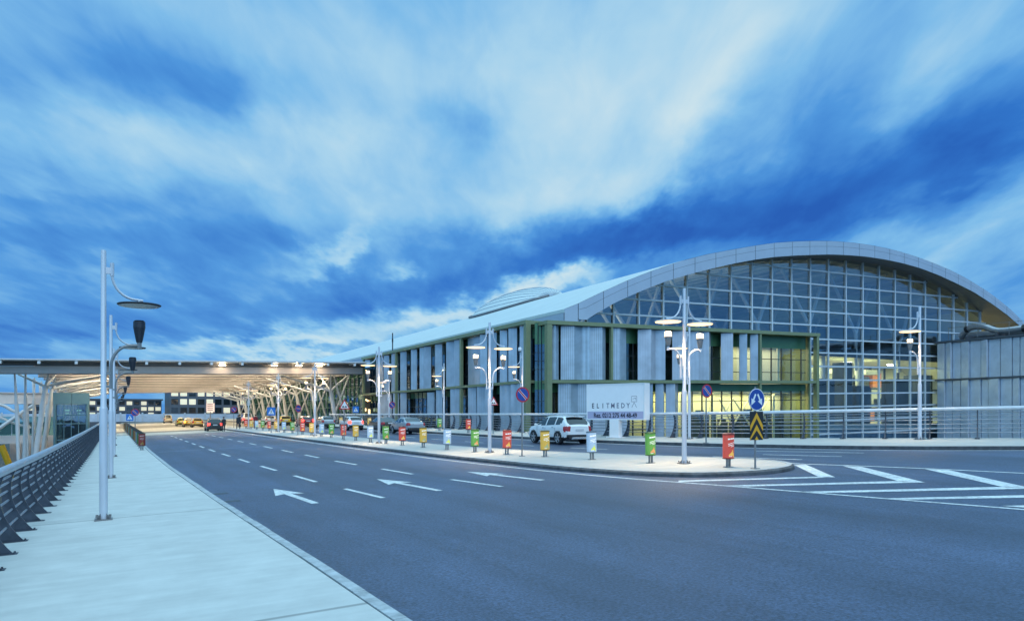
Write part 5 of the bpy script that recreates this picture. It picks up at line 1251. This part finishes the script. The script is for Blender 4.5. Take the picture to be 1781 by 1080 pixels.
            for a, b in zip(ringp(rs*.70, .12), ringp(rs*.70, .12)[1:]+ringp(rs*.70, .12)[:1]):
                w.quad(a, b, c+(b-c)*.93, c+(a-c)*.93)
            w.build('rim', M['rim'], wo)
    mb = MB(); zp = .80 if style != 'sedan' else .86; mb.box((0, -L2-.012, zp), (.52, .02, .12)); mb.build('number_plate', M['plate'], t)
    for sx in (-1, 1):
        mb = MB(); y = s['ws'][1]-.22; mb.lathe([(0, -.08), (.09, -.05), (.1, .04), (0, .08)], (sx*(hw+.09), y, interp(s['belt'], y)+.07), 8, .9, .7); mb.box((sx*(hw-.0), y, interp(s['belt'], y)+.03), (.14, .05, .04)); mb.build('wing_mirror', paint, t, True)
        mb = MB()
        for y in (s['pil'][0]+.2, s['pil'][1]+.22): mb.box((sx*(wid(y)*1.0+.006), y, interp(s['belt'], y)-.12), (.03, .17, .03))
        mb.build('door_handle', M['chrome'], t)
    mb = MB()
    for sx in (-1, 1):
        for y in (s['pil'][0], s['pil'][1], s['side'][1]-.05): mb.box((sx*(wid(y)+.0015), y, .62), (.004, .016, .62))
    mb.build('door_gap', M['trim'], body)
    if 'rails' in extras:
        for sx in (-1, 1):
            mb = MB(); mb.tube([(sx*hw*.62, y, interp(s['roof'], y)+h) for y, h in ((-1.35, .0), (-1.2, .06), (-.2, .07), (.25, .06), (.4, .0))], .022, 6); mb.build('roof_rail', M['chrome'], t, True)
    if 'taxi' in extras:
        mb = MB(); mb.box((0, .0, s['H']+.09), (.5, .2, .16)); mb.build('roof_sign', M['sign_white'], t)
    if 'pipes' in extras:
        mb = MB(); mb.box((0, -L2-.01, .36), (1.0, .04, .1)); mb.build('skid_plate', M['chrome'], t)
        for sx in (-.5, .5): mb = MB(); mb.tube([(sx, -L2+.2, .33), (sx, -L2-.05, .33)], .045, 10); mb.build('exhaust_pipe', M['chrome'], t)
    if 'spoiler' in extras:
        mb = MB(); mb.box((0, -1.72, 1.545), (1.1, .22, .04)); mb.build('roof_spoiler', paint, t)
    if 'band' in extras:
        mb = MB()
        for sx in (-1, 1): mb.box((sx*(hw*1.003), -.3, .62), (.012, 3.0, .34))
        mb.box((0, -L2-.008, .62), (1.6, .012, .34)); mb.build('red_band', M['red'], body)
    return t
def paint(name, col, metal=.0): return mat(name, col, .28, metal, coat=.7, var=.03, scale=2)
def park(t, u, v, dr=0.): t.location = G(u, v, RW); t.rotation_euler = (0, 0, TH+dr)
PW, PS = paint('white_car_paint', (.80, .80, .80)), paint('silver_car_paint', (.40, .43, .46), .5)
PD, PY, PR = paint('dark_car_paint', (.02, .028, .03)), paint('yellow_taxi_paint', (.72, .42, .02)), paint('red_car_paint', (.30, .015, .02))
park(make_car('suv', PW, 'white suv with roof rails driving past the billboard, seen from behind', extras=('rails', 'pipes', 'spoiler')), 36.0, 22.6)
park(make_car('sedan', PS, 'silver sedan behind the no-stopping post, seen from its rear left corner'), 60.3, 22.45)
park(make_car('sedan', PD, 'dark green sedan parked just ahead of the silver sedan'), 67.3, 22.6)
park(make_car('hatch', PW, 'white hatchback parked beyond the dark sedan by the bump sign', 'red'), 77.5, 22.5)
park(make_car('hatch', PS, 'small silver hatchback farther along behind an island lamp'), 89.5, 22.7)
park(make_car('hatch', PR, 'red hatchback between the silver and yellow cars under the canopy edge', 'red'), 100, 22.7)
park(make_car('hatch', PY, 'yellow taxi with roof sign on the far carriageway under the canopy', extras=('taxi',)), 114, 22.7)
park(make_car('sedan', PW, 'white sedan on the far carriageway deep under the canopy'), 126, 22.7)
park(make_car('van', PW, 'tall white van with a red band and lit red tail lamps under the canopy', 'red', ('band',)), 148, 22.5)
g = 'cars on the near carriageway'
park(make_car('suv', PD, 'black suv with lit red tail lamps stopped at the near end of the canopy', 'red', ('rails',), g), 100.5, 11.3)
park(make_car('hatch', PY, 'yellow taxi with amber tail lamps beneath the canopy left of the black suv', 'amber', ('taxi',), g), 136, 11.35)
park(make_car('hatch', paint('lime_taxi_paint', (.55, .52, .04)), 'greenish yellow taxi just behind the amber-lit taxi', 'off', ('taxi',), g), 148, 11.1)
park(make_car('van', paint('cream_paint', (.66, .56, .36)), 'cream van farthest down the road at the canopy end', 'off', (), g), 196, 11.8)
park(make_car('hatch', paint('gold_taxi_paint', (.60, .40, .06)), 'pale gold taxi partly hidden behind the black suv', 'off', (), g), 130, 12.1)
# ------------------------------------------------------------------ people
def person(label, u, v, face, coat, stride, bag=False, arm=.0):
    t = thing('person', label, 'person', G(u, v, RW if abs(v-7.5) < 5.4 else 0), TH+face, 'people at the canopy edge')
    J = {}; E = []
    def j(nm, p, r, par=None): J[nm] = (len(J), Vector(p), r); E.append((J[par][0], J[nm][0])) if par else None
    j('pelvis', (0, 0, .96), .15); j('waist', (0, 0, 1.12), .14, 'pelvis'); j('chest', (0, .01, 1.34), .165, 'waist'); j('neck', (0, .01, 1.50), .065, 'chest'); j('headb', (0, .02, 1.58), .085, 'neck'); j('head', (0, .02, 1.68), .098, 'headb'); j('crown', (0, .01, 1.75), .06, 'head')
    for s in (-1, 1):
        k = str(s); f = stride*s
        j('sh'+k, (s*.19, 0, 1.43), .075, 'chest'); j('el'+k, (s*.25, -.05-f*.35, 1.15), .052, 'sh'+k); j('wr'+k, (s*.26, .06-f*.6+arm, .93), .038, 'el'+k); j('ha'+k, (s*.26, .09-f*.7+arm, .83), .045, 'wr'+k)
        j('hip'+k, (s*.10, 0, .90), .115, 'pelvis'); j('kn'+k, (s*.11, f*.5+.03, .50), .075, 'hip'+k); j('an'+k, (s*.11, f-.02*abs(f), .10), .05, 'kn'+k); j('to'+k, (s*.12, f+.15, .04), .04, 'an'+k)
    me = bpy.data.meshes.new('person_body'); me.from_pydata([tuple(q[1]) for q in J.values()], E, [])
    tmp = bpy.data.objects.new('tmp', me); C.objects.link(tmp)
    md = tmp.modifiers.new('skin', 'SKIN')
    for i, q in enumerate(J.values()):
        me.skin_vertices[0].data[i].radius = (q[2], q[2]*(.8 if i < 3 else 1)); me.skin_vertices[0].data[i].use_root = (i == 0)
    sb = tmp.modifiers.new('sub', 'SUBSURF'); sb.levels = 2
    dg = bpy.context.evaluated_depsgraph_get(); dg.update(); bm_ = bpy.data.meshes.new_from_object(tmp.evaluated_get(dg)); bpy.data.objects.remove(tmp)
    for q in (M['skin'], coat, M['trousers'], M['black']): bm_.materials.append(q)
    for p in bm_.polygons:
        z, x = p.center.z, abs(p.center.x); p.material_index = 0 if z > 1.52 or (z < .88 and x > .215) else (3 if z < .1 else (2 if z < .93 else 1)); p.use_smooth = True
    b = bpy.data.objects.new('body', bm_); C.objects.link(b); b.parent = t
    mb = MB(); mb.lathe([(.104, 1.66), (.112, 1.70), (.10, 1.76), (.06, 1.80), (0, 1.81)], (0, .005, 0), 12, 1, 1.08); mb.build('hair', M['hair'], b, True)
    mb = MB(); mb.lathe([(.21, .72), (.2, .96), (.175, 1.12), (.20, 1.36), (.12, 1.48), (.075, 1.52)], (0, .0, 0), 16, 1.02, .72); mb.build('jacket', coat, b, True)
    mb = MB(); mb.box((0, .115, 1.655), (.022, .03, .035))
    for s in (-1, 1): mb.box((s*.035, .108, 1.69), (.022, .012, .012))
    mb.build('face', M['skin'], b)
    if bag: 
        mb = MB(); mb.box((.0, -.2, 1.22), (.30, .16, .42)); tag(mb.build('backpack', M['coat_red']), 'small dark red backpack worn by the person beside the black suv', 'backpack').matrix_world = Matrix.Translation(t.location) @ Matrix.Rotation(TH+face, 4, 'Z')
    return t
person('person in a dark coat standing at the tail of the black suv', 95.2, 11.9, .2, M['coat_dark'], .05)
person('person in a long dark jacket on the crossing right of the black suv', 97.5, 13.9, 2.6, M['coat_dark'], .22)
person('person in a dark red top with a backpack beside the first island bins', 97, 15.9, -.5, M['coat_red'], .15, True)
person('person in dark clothes standing under the canopy behind the others', 108, 15.6, 1.5, M['trousers'], .1)
